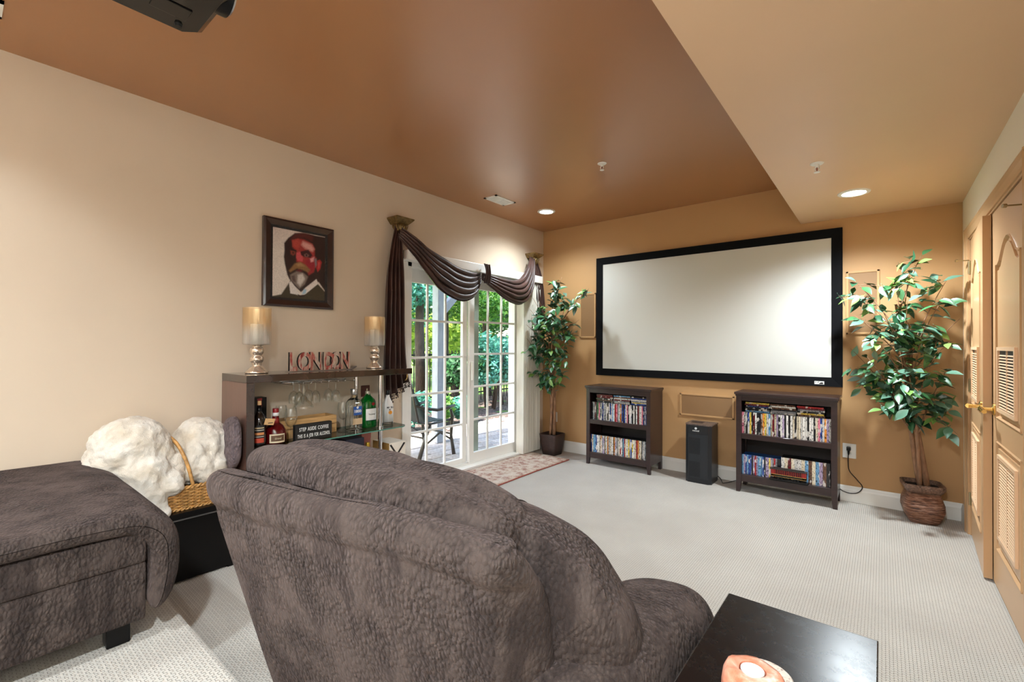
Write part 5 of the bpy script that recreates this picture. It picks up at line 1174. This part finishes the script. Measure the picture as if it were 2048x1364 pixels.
# crates and boxes
WOOD = pmat('pale_pine', (204, 160, 104), .5, var=.18, vscale=5, vstretch=(1, 1.5, 16))
r = thing('wooden_crate', 'low pine crate behind the black sign on the glass shelf', 'crate', (.13, 1.6, SZ))
for nm, a in (('crate_board', (.055, .067, 1.40, 1.83, SZ + .0006, SZ + .125)), ('crate_board', (.195, .207, 1.40, 1.83, SZ + .0006, SZ + .06)), ('crate_board', (.195, .207, 1.40, 1.83, SZ + .066, SZ + .125)), ('crate_end', (.067, .195, 1.40, 1.412, SZ + .0006, SZ + .125)), ('crate_end', (.067, .195, 1.818, 1.83, SZ + .0006, SZ + .125)), ('crate_bottom', (.067, .195, 1.412, 1.818, SZ + .0006, SZ + .008))):
    m = MB(); m.bbox(*a, .002); obj(nm, m, WOOD, r)
r = thing('wooden_box', 'pine box under the glass shelf of the bar', 'box', (.2, 1.62, .14))
m = MB(); m.bbox(.10, .34, 1.36, 1.815, .1405, .55, .004); obj('box_body', m, WOOD, r); m = MB(); m.bbox(.095, .345, 1.355, 1.82, .55, .575, .003); obj('box_lid', m, WOOD, r)
r = thing('gift_box', 'dark navy gift box under the glass shelf', 'gift box', (.22, 1.93, .14)); m = MB(); m.bbox(.12, .33, 1.835, 1.985, .1405, .60, .003); obj('box_body', m, pmat('navy_card', (16, 22, 44), .4), r)
text('lettering', 'Ja', .05, T(.3305, 1.92, .48) @ FX, pmat('faint_grey_ink', (90, 96, 110), .5), r, depth=.0004, shear=.2)
r = thing('gift_box', 'dusty pink gift box behind the lower bottle', 'gift box', (.16, 2.10, .14)); m = MB(); m.bbox(.10, .22, 2.035, 2.115, .1405, .60, .003); obj('box_body', m, pmat('dusty_pink_card', (176, 104, 98), .5), r); m = MB(); m.bbox(.098, .222, 2.033, 2.117, .56, .604, .002); obj('box_lid', m, pmat('dusty_pink_lid', (184, 112, 104), .5), r)
r = bottle('whisky_bottle', 'dark bottle with gold foil neck under the glass shelf', .285, 2.045, [(.036, 0), (.040, .01), (.040, .24), (.034, .27), (.018, .31), (.016, .36)], gmat('brown_glass', (40, 26, 14), .3), 28, None, [(.017, .345), (.0175, .40), (.016, .405)], pmat('gold_foil', (196, 160, 60), .3, .8), .14)
m = MB(); m.lathe([(.0345, .27), (.019, .31), (.0175, .345)], (.285, 2.045, .142), 24); obj('neck_foil', m, pmat('gold_foil_neck', (190, 156, 56), .3, .8, bump=.6, bscale=80), r, True)
r = thing('gift_box', 'white gift box with gold side and black ribbon at right end of bar', 'gift box', (.23, 2.30, .14))
m = MB(); m.bbox(.12, .335, 2.205, 2.365, .1405, .515, .002); obj('box_body', m, pmat('white_card', (228, 220, 208), .5), r); m = MB(); m.box(.118, .337, 2.2035, 2.2049, .1405, .5155); obj('gold_side', m, pmat('gold_card', (186, 150, 84), .35, .4), r)
m = MB(); m.add([(.3365, 2.210, .50), (.3365, 2.225, .505), (.3365, 2.285, .42), (.3365, 2.275, .41)], [(0, 1, 2, 3)]); m.add([(.3365, 2.36, .50), (.3365, 2.345, .505), (.3365, 2.275, .42), (.3365, 2.285, .41)], [(0, 1, 2, 3)]); o = obj('ribbon', m, M['ink'], r); mod(o, 'SOLIDIFY', thickness=.002)
m = MB(); m.tube([(.338 + .004 * math.sin(a), 2.28 + .018 * math.cos(a) * (1 if math.cos(a) > 0 else 1), .405 + .010 * math.sin(2 * a)) for a in [i * 2 * PI / 24 for i in range(25)]], .004, 6); obj('bow', m, M['ink'], r, True); m = MB(); m.bbox(.337, .344, 2.272, 2.288, .412, .428, .003); obj('red_seal', m, pmat('red_ribbon_seal', (170, 24, 28), .4), r)

# ------------------------------------------------------------------ on the bar top
t = NT('gold_tinted_mercury_glass'); t.n.remove(t.b); tc = t.new('ShaderNodeTexCoord'); sp = t.new('ShaderNodeSeparateXYZ'); t.link(tc.outputs['Generated'], sp.inputs[0])
v = t.coords((1, 1, .12)); n = t.noise(v, 60, 3); n3 = t.noise(t.coords(), 160, 3)
fz = t.math('ADD', sp.outputs['Z'], t.math('MULTIPLY', t.math('SUBTRACT', n3.outputs[0], .5), .5))
tint = t.ramp(fz, [(.3, lin((232, 228, 222))), (.6, lin((232, 200, 152)))])
pb = t.new('ShaderNodeBsdfPrincipled'); t.link(tint, pb.inputs['Base Color']); pb.inputs['Metallic'].default_value = .55; pb.inputs['Roughness'].default_value = .22; t.link(t.bump(n.outputs[0], .5, .006), pb.inputs['Normal'])
tr = t.new('ShaderNodeBsdfTransparent'); t.link(t.mix(.7, tint, (1, 1, 1, 1)), tr.inputs[0]); mx = t.new('ShaderNodeMixShader'); mx.inputs[0].default_value = .46; t.link(tr.outputs[0], mx.inputs[1]); t.link(pb.outputs[0], mx.inputs[2]); t.link(mx.outputs[0], t.out.inputs[0]); M['merc'] = t.m
M['mercbase'] = pmat('mercury_glass_base', (222, 204, 184), .16, .75, var=.3, vscale=60, vstretch=(1, 1, 1), bump=.3, bscale=90)
def candle(x, y, label, sc=1.0):
    r = thing('candle_holder', label, 'candle holder', (x, y, BZ), 'mercury glass candle holders'); s = sc
    m = MB(); m.lathe([(a * s, b * s) for a, b in [(.064, 0), (.066, .008), (.060, .016), (.052, .022), (.044, .034), (.030, .044), (.026, .054), (.030, .060), (.028, .066), (.036, .076), (.041, .092), (.036, .108), (.028, .114), (.030, .120), (.038, .130), (.042, .148), (.036, .166), (.026, .174), (.030, .180), (.045, .184)]], (x, y, BZ), 32, None, 16, .02); obj('pedestal', m, M['mercbase'], r, True)
    m = MB(); m.lathe([(.045 * s, .1845 * s), (.078 * s, .186 * s), (.083 * s, .192 * s), (.083 * s, .425 * s)], (x, y, BZ), 40); m.f = m.f[:-2] ; m.mi = m.mi[:len(m.f)]; o = obj('glass_shade', m, M['merc'], r, True)
    m = MB(); m.lathe([(.0, .188 * s), (.037 * s, .188 * s), (.037 * s, .315 * s), (.034 * s, .32 * s), (0, .317 * s)], (x, y, BZ), 24); c = obj('pillar_candle', m, pmat('ivory_wax', (240, 228, 204), .5), r, True)
    m = MB(); m.tube([(x, y, BZ + .316 * s), (x, y, BZ + .33 * s)], .0015, 5); obj('wick', m, M['ink'], c)
candle(.205, 1.268, 'mercury glass candle holder at the left end of the bar top')
candle(.205, 2.155, 'mercury glass candle holder near the curtain on the bar top', .965)
def london():
    r = thing('letter_sculpture', 'LONDON letter sculpture printed with city photos on the bar top', 'sign', (.24, 1.69, BZ))
    t = NT('city_photo_print'); v = t.coords((1, 6, 1)); a = t.noise(v, 3.3, 4, .6); b = t.noise(t.coords(), 55, 4)
    c = t.ramp(a.outputs[0], [(.30, lin((60, 44, 40))), (.42, lin((196, 176, 156))), (.50, lin((166, 36, 30))), (.56, lin((206, 190, 172))), (.66, lin((150, 30, 28))), (.75, lin((84, 64, 54)))])
    t.link(t.mix(t.math('MULTIPLY', b.outputs[0], .45), c, lin((40, 28, 26))), t.b.inputs['Base Color']); t.b.inputs['Roughness'].default_value = .3
    xs = [1.462, 1.515, 1.606, 1.700, 1.762, 1.833]; ws = [.05, .098, .092, .09, .085, .078]
    for i, ch in enumerate('LONDON'):
        me = text_mesh(ch, .175, .011, 'LEFT', bold=.0065); lo = [min(v.co[k] for v in me.vertices) for k in range(3)]; hi = [max(v.co[k] for v in me.vertices) for k in range(3)]
        me.transform(Matrix.Diagonal((ws[i] / (hi[0] - lo[0]), .128 / (hi[1] - lo[1]), 1, 1)) @ T(-lo[0], -lo[1], 0)); me.transform(T(.235 + (.007 if i % 2 else 0), xs[i], BZ + .007) @ FX); me.materials.clear(); me.materials.append(M['black']); me.materials.append(t.m)
        for p in me.polygons: p.material_index = 1 if p.normal.x > .7 else 0
        link('letter', me, None, r)
    m = MB()
    def bf(u, v): return (.20 + .075 * v, 1.452 + .50 * u, BZ + .001 + (.026 * ((u - .86) / .14) ** 2 if u > .86 else 0))
    m.grid(bf, 40, 3); o = obj('base_plate', m, pmat('silver_black_base', (120, 112, 110), .3, .5), r, True); mod(o, 'SOLIDIFY', thickness=.005, offset=1)
london()
# ------------------------------------------------------------------ oversized plush recliner (seen from behind)
OX, OY = 2.33, .56; EX = Vector((.982, .187, 0)); EY = Vector((-.187, .982, 0))
def loc2w(p): v = EX * p[0] + EY * p[1]; return (OX + v.x, OY + v.y, p[2])
def lump(p, a, s, seed=0.0): # soft unevenness of stuffed upholstery
    return a * mnoise.noise((p[0] * s + seed, p[1] * s, p[2] * s))
rec = thing('recliner', 'oversized dark brown plush recliner seen from behind in the foreground', 'recliner', loc2w((0, .45, 0)))
def soft(name, c, h, k, fn=None, n=16, parent=None, mt=None, w=True, amp=.006, freq=9.0, sub=1, seed=0.0):
    v, f = cushion(*h, k, n); out = []
    for p in v:
        q = [p[0] + c[0], p[1] + c[1], p[2] + c[2]]
        if fn: q = fn(q, p, h)
        nn = Vector(p).normalized(); d = lump(q, amp, freq, seed) + lump(q, amp * .5, freq * 2.3, seed + 5)
        q = [q[0] + nn.x * d, q[1] + nn.y * d, q[2] + nn.z * d]; out.append(loc2w(q) if w else tuple(q))
    m = MB(); m.add(out, f); o = obj(name, m, mt or M['plush'], parent, True)
    if sub: mod(o, 'SUBSURF', levels=sub, render_levels=sub)
    return o
LEAN = .30
def back_shell():
    NX = 26; rings = []
    zs = [.10, .11, .14, .20, .30, .40, .50, .60, .68, .74, .79, .81, .822, .834, .85, .875, .90, .915, .924, .928]
    for z in zs:
        yr = (.92 - z) * LEAN; out = 0.0; ins = 0.0
        if z >= .834: out = .007 * min(1, (z - .822) / .03)
        if .80 < z < .83: out = -.004
        if z > .88: e = (z - .88) / .048; ins = .062 * (1 - math.sqrt(max(0, 1 - e * e)))
        if z < .12: ins = (.12 - z) * 2
        kz = min(1, max(0, (z - .76) / .14)); xl, xr, xs = -.522, .445 + .03 * kz, .515 - .012 * kz
        ring = []
        th = .145 - .05 * kz
        def bulge(x): return -.026 * math.cos(min(1, abs(x + .03) / .5) * PI / 2) * math.sin(PI * min(1, max(0, (z - .1) / .8)))
        y0 = yr - out + ins; y1 = yr + th - ins
        ring.append((xl + ins * .6, y0 + .045)); ring.append((xl + ins * .6 + .004, y0 + .018)); ring.append((xl + .022, y0 + .002))
        for i in range(NX + 1):
            x = xl + .05 + (xr - .03 - xl - .05) * i / NX; ring.append((x, y0 + bulge(x)))
        ring += [(xr - .008, y0 + .002), (xr + .008, y0 + .010), (xr + .5 * (xs - xr), y0 + .05 - .028 * kz), (xs - .004 - ins * .5, y0 + .085 - .05 * kz), (xs - ins * .5, y0 + .10 - .055 * kz), (xs - ins * .5, max(y1 - .02, y0 + .046)), (xs - .02, y1)]
        for i in range(9): ring.append((xs - .05 - (xs - .05 - xl - .05) * i / 8, y1))
        ring += [(xl + .02, y1), (xl + ins * .5, y1 - .02)]
        rings.append([loc2w((x, y, z + lump((x, y, z), .006, 5, 2) + (.006 * math.sin(x * 7) if z > .8 else 0) - .03 * kz * max(0, (x - .25) / .27) ** 2)) for x, y in ring])
    n = len(rings[0]); m = MB(); v = [p for rg_ in rings for p in rg_]; f = []
    for j in range(len(rings) - 1):
        for i in range(n): f.append((j * n + i, j * n + (i + 1) % n, (j + 1) * n + (i + 1) % n, (j + 1) * n + i))
    for base_ in (0, (len(rings) - 1) * n):
        c = [sum(v[base_ + i][k] for i in range(n)) / n for k in range(3)]; v.append(tuple(c)); ci = len(v) - 1
        f += [(base_ + i, base_ + (i + 1) % n, ci) for i in range(n)]
    m.add(v, f); o = obj('back_shell', m, M['plush'], rec, True); mod(o, 'SUBSURF', levels=1, render_levels=1)
back_shell()
def lean_only(q, p, h): return [q[0], q[1] + (.92 - q[2]) * LEAN * .9, q[2] - .055 * (q[0] + .1)]
def headp(q, p, h):
    x, y, z = lean_only(q, p, h)
    cr = .018 * math.exp(-((p[1] - .01) / .03) ** 2) if p[2] > 0 else 0     # crease between the two tiers
    return [x, y, z - cr - .015 * abs(p[0] / h[0]) ** 3]
soft('head_pillow', (-.045, .205, .868), (.480, .135, .134), 3.4, headp, 18, rec, amp=.012, freq=7, seed=3)
def wing(sgn):
    def fn(q, p, h):
        x, y, z = q[0], q[1] + (.92 - q[2]) * LEAN * .8, q[2]
        t_ = max(0, p[2] / h[2]); x -= sgn * .12 * t_ ** 2.2 * (1 if sgn * p[0] > 0 else .2)
        return [x, y, z]
    return fn
soft('side_bolster', (.412, .258, .555), (.268, .135, .345), 3.0, wing(1), 18, rec, amp=.012, freq=7, seed=8)
soft('side_bolster', (-.38, .215, .62), (.17, .135, .30), 3.0, wing(-1), 18, rec, amp=.012, freq=7, seed=12)
soft('lumbar_cushion', (0, .30, .60), (.44, .13, .20), 3.5, lambda q, p, h: [q[0], q[1] + (.92 - q[2]) * LEAN * .5, q[2]], 14, rec, amp=.01, seed=15)
def armf(sgn):
    def fn(q, p, h):
        return [q[0] + sgn * .25 * (q[1] - .40), q[1], q[2] + .02 * math.sin(PI * (p[1] / h[1] + 1) / 2) - (.05 * max(0, p[1] / h[1] - .6) if p[2] > 0 else 0)]
    return fn
soft('arm', (.605, .44, .35), (.150, .37, .265), 3.4, armf(1), 18, rec, amp=.008, freq=6, seed=18)
soft('arm', (-.50, .62, .35), (.130, .30, .265), 3.4, None, 18, rec, amp=.008, freq=6, seed=22)
soft('seat', (0, .66, .36), (.47, .36, .13), 5, None, 14, rec, amp=.008, seed=25)
soft('footrest', (0, 1.0, .26), (.46, .08, .17), 4, None, 12, rec, amp=.006, seed=28)
m = MB(); m.bbox(-.56, .56, .24, .86, .04, .14, .01); m.v = [loc2w(p) for p in m.v]; obj('base', m, M['blackwood'], rec)
for a, b in ((-.62, .42), (.52, .30), (-.62, .82), (.62, .82)):
    m = MB(); m.bbox(a - .03, a + .03, b - .03, b + .03, 0, .10, .006); m.v = [loc2w(p) for p in m.v]; obj('foot', m, M['blackwood'], rec)

# ------------------------------------------------------------------ ottoman on the platform
ot = thing('ottoman', 'dark brown plush ottoman with rolled front edge on the raised platform', 'ottoman', (.68, 0, .18))
def extr(name, prof, x0, x1, parent, mt, bev=.03, seg=4, amp=.004):
    m = MB(); m.prism(prof, x0, x1, 'X'); o = obj(name, m, mt, parent, True); mod(o, 'BEVEL', width=bev, segments=seg, limit_method='ANGLE', angle_limit=math.radians(50)); return o
def wrap():
    cl = [(-.75 + 1.10 * i / 10, .645) for i in range(11)] + [(.40 + .135 * math.sin(a), .51 + .135 * math.cos(a)) for a in [(.12 + .88 * i / 7) * PI / 2 for i in range(8)]] + [(.538, .46), (.534, .41), (.524, .36), (.512, .325)]
    th = [.046] * 11 + [.049, .052, .055, .056, .056, .055, .054, .053] + [.052, .05, .046, .034]
    n = len(cl); tg = []
    for i in range(n):
        a, b = cl[max(i - 1, 0)], cl[min(i + 1, n - 1)]; l = math.hypot(b[0] - a[0], b[1] - a[1]); tg.append(((b[1] - a[1]) / -l, (b[0] - a[0]) / l))
    xs = [.075, .078, .085, .10, .13, .2, .35, .5, .65, .8, .95, 1.08, 1.16, 1.20, 1.225, 1.242, 1.252, 1.256]; sh = [.02, .4, .68, .88, .98, 1, 1, 1, 1, 1, 1, 1, 1, .96, .86, .66, .38, .02]
    v = []; f = []
    for x, s_ in zip(xs, sh):
        loop = [(cl[i][0] + tg[i][0] * th[i] * s_, cl[i][1] + tg[i][1] * th[i] * s_) for i in range(n)]
        e = cl[-1]; loop.append((e[0] - .012, e[1] - .034 * s_))
        loop += [(cl[i][0] - tg[i][0] * th[i] * s_, cl[i][1] - tg[i][1] * th[i] * s_) for i in range(n - 1, -1, -1)]
        for y, z in loop:
            d = lump((x, y, z), .008, 6, 31) + (.005 * math.sin(x * 9 + 1) if z > .66 else 0); v.append((x, y + .5 * d, z + d))
    k = 2 * n + 1
    for j in range(len(xs) - 1):
        for i in range(k): f.append((j * k + i, j * k + (i + 1) % k, (j + 1) * k + (i + 1) % k, (j + 1) * k + i))
    m = MB(); m.add(v, f); o = obj('top_cushion', m, M['plush'], ot, True); mod(o, 'SUBSURF', levels=1, render_levels=1)
wrap()
m = MB(); m.bbox(.10, 1.228, -.74, .478, .485, .60, .014); obj('upper_side_band', m, M['plush'], ot, True)
m = MB(); m.bbox(.10, 1.222, -.74, .480, .27, .487, .016); obj('side_panel', m, M['plush'], ot, True)
for x, y in ((1.13, .41), (.2, .41), (1.13, -.66), (.2, -.66)):
    m = MB(); m.bbox(x - .035, x + .035, y - .035, y + .035, .18, .275, .006); obj('foot', m, M['blackwood'], ot)

# ------------------------------------------------------------------ black bench with basket and blankets
be = thing('storage_bench', 'low black lacquer bench holding the wicker basket', 'bench', (.2, .87, 0))
m = MB(); m.bbox(.012, .405, .635, 1.085, .012, .345, .003); obj('bench_body', m, M['blackwood'], be)
m = MB(); m.bbox(.010, .425, .628, 1.10, .352, .385, .004); obj('bench_top', m, M['blackwood'], be)
m = MB(); m.box(.012, .427, .63, 1.098, .345, .352); obj('metal_edge', m, pmat('dull_steel_edge', (120, 118, 116), .35, .8), be)
for y in (.66, 1.06):
    m = MB(); m.bbox(.37, .40, y - .02, y + .02, 0, .012, .002); obj('foot', m, M['blackwood'], be)
# wicker basket: woven strands round stakes
bk = thing('wicker_basket', 'honey coloured wicker basket under the white blankets', 'basket', (.21, .87, .386))
WK = pmat('honey_wicker', (188, 138, 76), .5, var=.35, vscale=40)
def bsec(a, z):
    k = 4.5; ca, sa = math.cos(a), math.sin(a); s = 1 / ((abs(ca) ** k + abs(sa) ** k) ** (1 / k)); g = 1 + .10 * z / .12
    return Vector((.215 + .165 * g * s * ca, .868 + .19 * g * s * sa, .388 + z))
NS = 40
for i in range(NS):
    a = 2 * PI * i / NS; m = MB(); m.tube([bsec(a, z) for z in (0, .03, .06, .09, .118)], .0035, 6); obj('stake', m, WK, bk, True)
for j in range(13):
    m = MB(); ps = []
    for i in range(NS * 4 + 1):
        a = 2 * PI * i / (NS * 4); p = bsec(a, .006 + j * .0088); c = Vector((.215, .868, p.z)); d = (p - c).normalized(); p = p + d * (.0048 * math.cos(a * NS / 2 + PI * j)); ps.append(p)
    m.tube(ps, .0044, 5, False); obj('weaver', m, WK, bk, True)
for zz, rad in ((.122, .008), (.004, .007)):
    for ph in (0, PI):
        m = MB(); ps = []
        for i in range(161):
            a = 2 * PI * i / 160; p = bsec(a, zz); c = Vector((.215, .868, p.z)); d = (p - c).normalized(); ps.append(p + d * .006 * math.cos(a * 30 + ph) + Vector((0, 0, .006 * math.sin(a * 30 + ph))))
        m.tube(ps, rad * .8, 6, False); obj('braided_rim', m, WK, bk, True)
m = MB(); m.tube([catmull([(.27, .79, .775), (.31, .815, .735), (.355, .845, .64), (.385, .872, .50)], i / 14) for i in range(15)], .009, 8); obj('handle', m, WK, bk, True)

def fur():
    t = NT('white_faux_fur'); v = t.coords(); n = t.noise(v, 70, 4, .7, .6); n2 = t.noise(v, 9, 3); n3 = t.noise(v, 260, 2)
    t.link(t.ramp(n2.outputs[0], [(.3, lin((204, 190, 170))), (.6, lin((224, 216, 204)))]), t.b.inputs['Base Color'])
    h = t.math('ADD', n.outputs[0], t.math('MULTIPLY', n3.outputs[0], .35)); t.link(t.bump(h, .55, .012), t.b.inputs['Normal'])
    t.b.inputs['Roughness'].default_value = .95; t.b.inputs['Sheen Weight'].default_value = .2; t.b.inputs['Specular IOR Level'].default_value = .1; return t.m
FUR = fur()
def lobes(name, label, ell, seed, vox=.006, smooth=4):
    m = MB()
    for (c, h, rot) in ell:
        v, f = cushion(*h, 2.3, 8); R_ = Matrix.Rotation(rot[2], 3, 'Z') @ Matrix.Rotation(rot[1], 3, 'Y') @ Matrix.Rotation(rot[0], 3, 'X'); m.add([tuple(R_ @ Vector(p) + Vector(c)) for p in v], f)
    o = obj(name, m, FUR, None, True); tag(o, label, 'blanket', 'white faux fur blankets')
    mod(o, 'REMESH', mode='VOXEL', voxel_size=vox, use_smooth_shade=True); mod(o, 'SMOOTH', factor=.5, iterations=smooth)
    tx = bpy.data.textures.new(name + '_lumps', 'CLOUDS'); tx.noise_scale = .055; tx.noise_depth = 1; mod(o, 'DISPLACE', texture=tx, strength=.028, mid_level=.5, texture_coords='GLOBAL')
    tx = bpy.data.textures.new(name + '_fur', 'CLOUDS'); tx.noise_scale = .010; mod(o, 'DISPLACE', texture=tx, strength=.006, mid_level=.5, texture_coords='GLOBAL'); return o
Z0 = (0, 0, 0)
lobes('fur_blanket', 'white faux fur blanket bundle hanging over the basket beside the ottoman', [
    ((.225, .625, .735), (.165, .165, .165), (.15, 0, 0)), ((.21, .535, .665), (.14, .10, .12), (0, 0, 0)), ((.235, .715, .70), (.13, .10, .13), (.3, 0, 0)), ((.27, .66, .60), (.16, .14, .14), Z0),
    ((.33, .735, .56), (.085, .105, .075), (0, .2, 0)), ((.385, .76, .535), (.05, .07, .055), Z0), ((.375, .66, .52), (.07, .075, .13), Z0), ((.405, .70, .455), (.045, .05, .09), Z0), ((.41, .715, .40), (.038, .042, .05), Z0), ((.30, .80, .60), (.06, .07, .10), (.2, 0, 0))], 1)
lobes('fur_blanket', 'white faux fur blanket bundle in the basket beside the bar table', [
    ((.185, .955, .70), (.145, .135, .155), (-.2, 0, 0)), ((.20, 1.03, .655), (.115, .07, .16), (-.15, 0, 0)), ((.265, .985, .66), (.075, .045, .14), (-.1, 0, 0)), ((.285, .905, .68), (.055, .055, .08), (.2, 0, 0)), ((.30, .945, .58), (.07, .05, .09), Z0), ((.27, .88, .60), (.09, .06, .10), Z0), ((.29, 1.015, .56), (.07, .05, .10), Z0), ((.20, .93, .56), (.14, .13, .08), Z0), ((.20, .85, .66), (.09, .06, .09), (.3, 0, 0))], 2)
pl = soft('plush_pillow', (.315, 1.082, .70), (.115, .036, .165), 2.6, lambda q, p, h: [q[0], q[1], q[2] + .25 * p[0]], 12, None, M['plushl'], False, .01, 9, 1)
tag(pl, 'grey mauve plush pillow wedged between white blanket and bar side panel', 'pillow')

# ------------------------------------------------------------------ end table and salt candle
et = thing('end_table', 'black wood end table beside the recliner at bottom right', 'end table', (3.18, 1.15, 0))
t = NT('worn_black_lacquer'); v = t.coords(); n = t.noise(v, 30, 5, .7); n2 = t.noise(t.coords((1, 1, 1)), 3, 3); t.b.inputs['Base Color'].default_value = lin((14, 9, 9)); t.b.inputs['Specular IOR Level'].default_value = .4; t.link(t.ramp(n.outputs[0], [(.35, (.25, .25, .25, 1)), (.7, (.29, .29, .29, 1))]), t.b.inputs['Roughness']); M['worn'] = t.m
ZT = .592
m = MB(); m.bbox(3.020, 3.356, .86, 1.420, ZT - .03, ZT, .003); obj('table_top', m, M['worn'], et)
m = MB(); m.box(3.045, 3.335, .89, .90, .50, ZT - .031); m.box(3.045, 3.335, 1.385, 1.395, .50, ZT - .031); m.box(3.045, 3.055, .90, 1.385, .50, ZT - .031); m.box(3.325, 3.335, .90, 1.385, .50, ZT - .031); obj('apron', m, M['blackwood'], et)
for x in (3.06, 3.32):
    for y in (.905, 1.38):
        m = MB(); m.bbox(x - .02, x + .02, y - .02, y + .02, 0, ZT - .031, .003); obj('leg', m, M['blackwood'], et)
m = MB(); m.bbox(3.05, 3.33, .90, 1.385, .16, .18, .002); obj('lower_shelf', m, M['blackwood'], et)
t = NT('himalayan_salt'); v = t.coords(); n = t.noise(v, 24, 5, .6, .5); t.link(t.ramp(n.outputs[0], [(.35, lin((196, 108, 78))), (.55, lin((216, 150, 124))), (.7, lin((230, 200, 186)))]), t.b.inputs['Base Color']); t.b.inputs['Roughness'].default_value = .4; t.b.inputs['Subsurface Weight'].default_value = .25; t.b.inputs['Subsurface Radius'].default_value = (.03, .015, .01); t.link(t.bump(n.outputs[0], .5, .006), t.b.inputs['Normal'])
sc_ = thing('salt_candle_holder', 'pink rock salt tealight holder on the end table', 'candle holder', (3.165, 1.0, ZT))
m = MB(); prof = [(.040, 0), (.052, .012), (.057, .035), (.054, .060), (.046, .074), (.036, .077), (.0245, .074), (.0235, .060), (0, .060)]
m.lathe(prof, (3.165, 1.0, ZT), 28)
m.v = [(3.165 + (p[0] - 3.165) * (1 + .10 * mnoise.noise((p[0] * 30, p[1] * 30, p[2] * 22))), 1.0 + (p[1] - 1.0) * (1 + .10 * mnoise.noise((p[0] * 30 + 4, p[1] * 30, p[2] * 22))), p[2] + .006 * mnoise.noise((p[0] * 40, p[1] * 40, 3)) * (1 if p[2] > ZT + .03 else 0)) for p in m.v]
o = obj('salt_rock', m, t.m, sc_, 60)
m = MB(); m.lathe([(.021, .061), (.021, .0745), (.0195, .0745), (.0195, .068)], (3.165, 1.0, ZT), 24); obj('tealight_cup', m, pmat('frosted_cup', (222, 214, 208), .4), sc_, 40)
m = MB(); m.lathe([(0, .0725), (.006, .0725), (.0195, .071)], (3.165, 1.0, ZT), 24); m.f = m.f[:-1]; m.mi = m.mi[:len(m.f)]; obj('wax', m, pmat('white_wax', (242, 242, 240), .35), sc_, True)
m = MB(); m.tube([(3.165, 1.0, ZT + .072), (3.166, 1.001, ZT + .080)], [.004, .001], 6); obj('wick', m, M['inkw'], sc_, True)
cs = thing('stone_coaster', 'round cream marbled coaster with wood edge behind the salt candle', 'coaster', (3.175, 1.075, ZT))
t = NT('marbled_stone'); v = t.coords(); n = t.noise(v, 60, 5, .6, 1.5); t.link(t.ramp(n.outputs[0], [(.38, lin((124, 106, 92))), (.46, lin((196, 182, 168))), (.7, lin((208, 198, 188)))]), t.b.inputs['Base Color']); t.b.inputs['Roughness'].default_value = .3
m = MB(); m.lathe([(.050, .0), (.054, .003), (.054, .014)], (3.172, 1.075, ZT), 40); obj('wood_edge', m, WOOD, cs, 40)
m = MB(); m.lathe([(.054, .014), (.054, .024), (.051, .027), (0, .027)], (3.172, 1.075, ZT), 40); obj('stone_disc', m, t.m, cs, 40)

# ------------------------------------------------------------------ ceiling projector
pj = thing('ceiling_projector', 'glossy black projector hanging from the brown ceiling', 'projector', (1.66, .3, H))
GB = pmat('gloss_black_plastic', (16, 13, 12), .10, spec=.35); GT = pmat('dark_taupe_plastic', (60, 52, 49), .4, spec=.3)
def octo(x0, x1, y0, y1, c, cb): return [(x0, y0), (x1, y0), (x1, y1 - c), (x1 - c * 1.1, y1), (x0 + c * .55, y1), (x0, y1 - c * .5)]
def loftz(name, rings, mt, smooth=30):
    m = MB(); n = len(rings[0][0]); v = [(x, y, z) for pts, z in rings for x, y in pts]; f = []
    for j in range(len(rings) - 1):
        for i in range(n): f.append((j * n + i, j * n + (i + 1) % n, (j + 1) * n + (i + 1) % n, (j + 1) * n + i))
    f += [tuple(range(n)), tuple((len(rings) - 1) * n + i for i in range(n - 1, -1, -1))]; m.add(v, f); o = obj(name, m, mt, pj, smooth); return o
loftz('bottom_shell', [(octo(1.455, 1.86, .02, .545, .07, 0), 2.395), (octo(1.425, 1.89, 0, .565, .08, 0), 2.415)], GB)
loftz('seam', [(octo(1.428, 1.887, .003, .562, .08, 0), 2.415), (octo(1.428, 1.887, .003, .562, .08, 0), 2.420)], M['ink'])
loftz('top_shell', [(octo(1.425, 1.89, 0, .565, .08, 0), 2.420), (octo(1.415, 1.90, -.01, .575, .08, 0), 2.455), (octo(1.425, 1.89, 0, .565, .08, 0), 2.535), (octo(1.45, 1.86, .03, .53, .07, 0), 2.555)], GT)
m = MB(); m.tube([(1.66, .54, 2.465), (1.66, .585, 2.465)], [.068, .066], 32); pb_ = obj('lens_barrel', m, M['black'], pj, 40)
m = MB(); m.tube([(1.66, .585, 2.465), (1.66, .592, 2.465)], [.060, .058], 32); obj('lens_ring', m, M['alu'], pb_, 40)
m = MB(); m.tube([(1.66, .586, 2.465), (1.66, .5945, 2.465)], [.050, .044], 32); obj('lens', m, pmat('coated_lens', (16, 14, 30), .03, coat=1), pb_, 40)
m = MB(); m.bbox(1.60, 1.72, .20, .32, 2.555, 2.575, .004); m.tube([(1.66, .26, 2.57), (1.66, .26, H - .012)], .022, 16); m.lathe([(.07, 0), (.07, .012)], (1.66, .26, H - .012), 24); obj('ceiling_mount', m, M['black'], pj, 40)
m = MB(); m.bbox(1.53, 1.60, .40, .50, 2.391, 2.396, .002); obj('filter_hatch', m, GB, pj)
for x, y in ((1.49, .49), (1.83, .46), (1.49, .06)):
    m = MB(); m.tube([(x, y, 2.395), (x, y, 2.386)], [.012, .010], 12); obj('foot', m, M['black'], pj, 40)
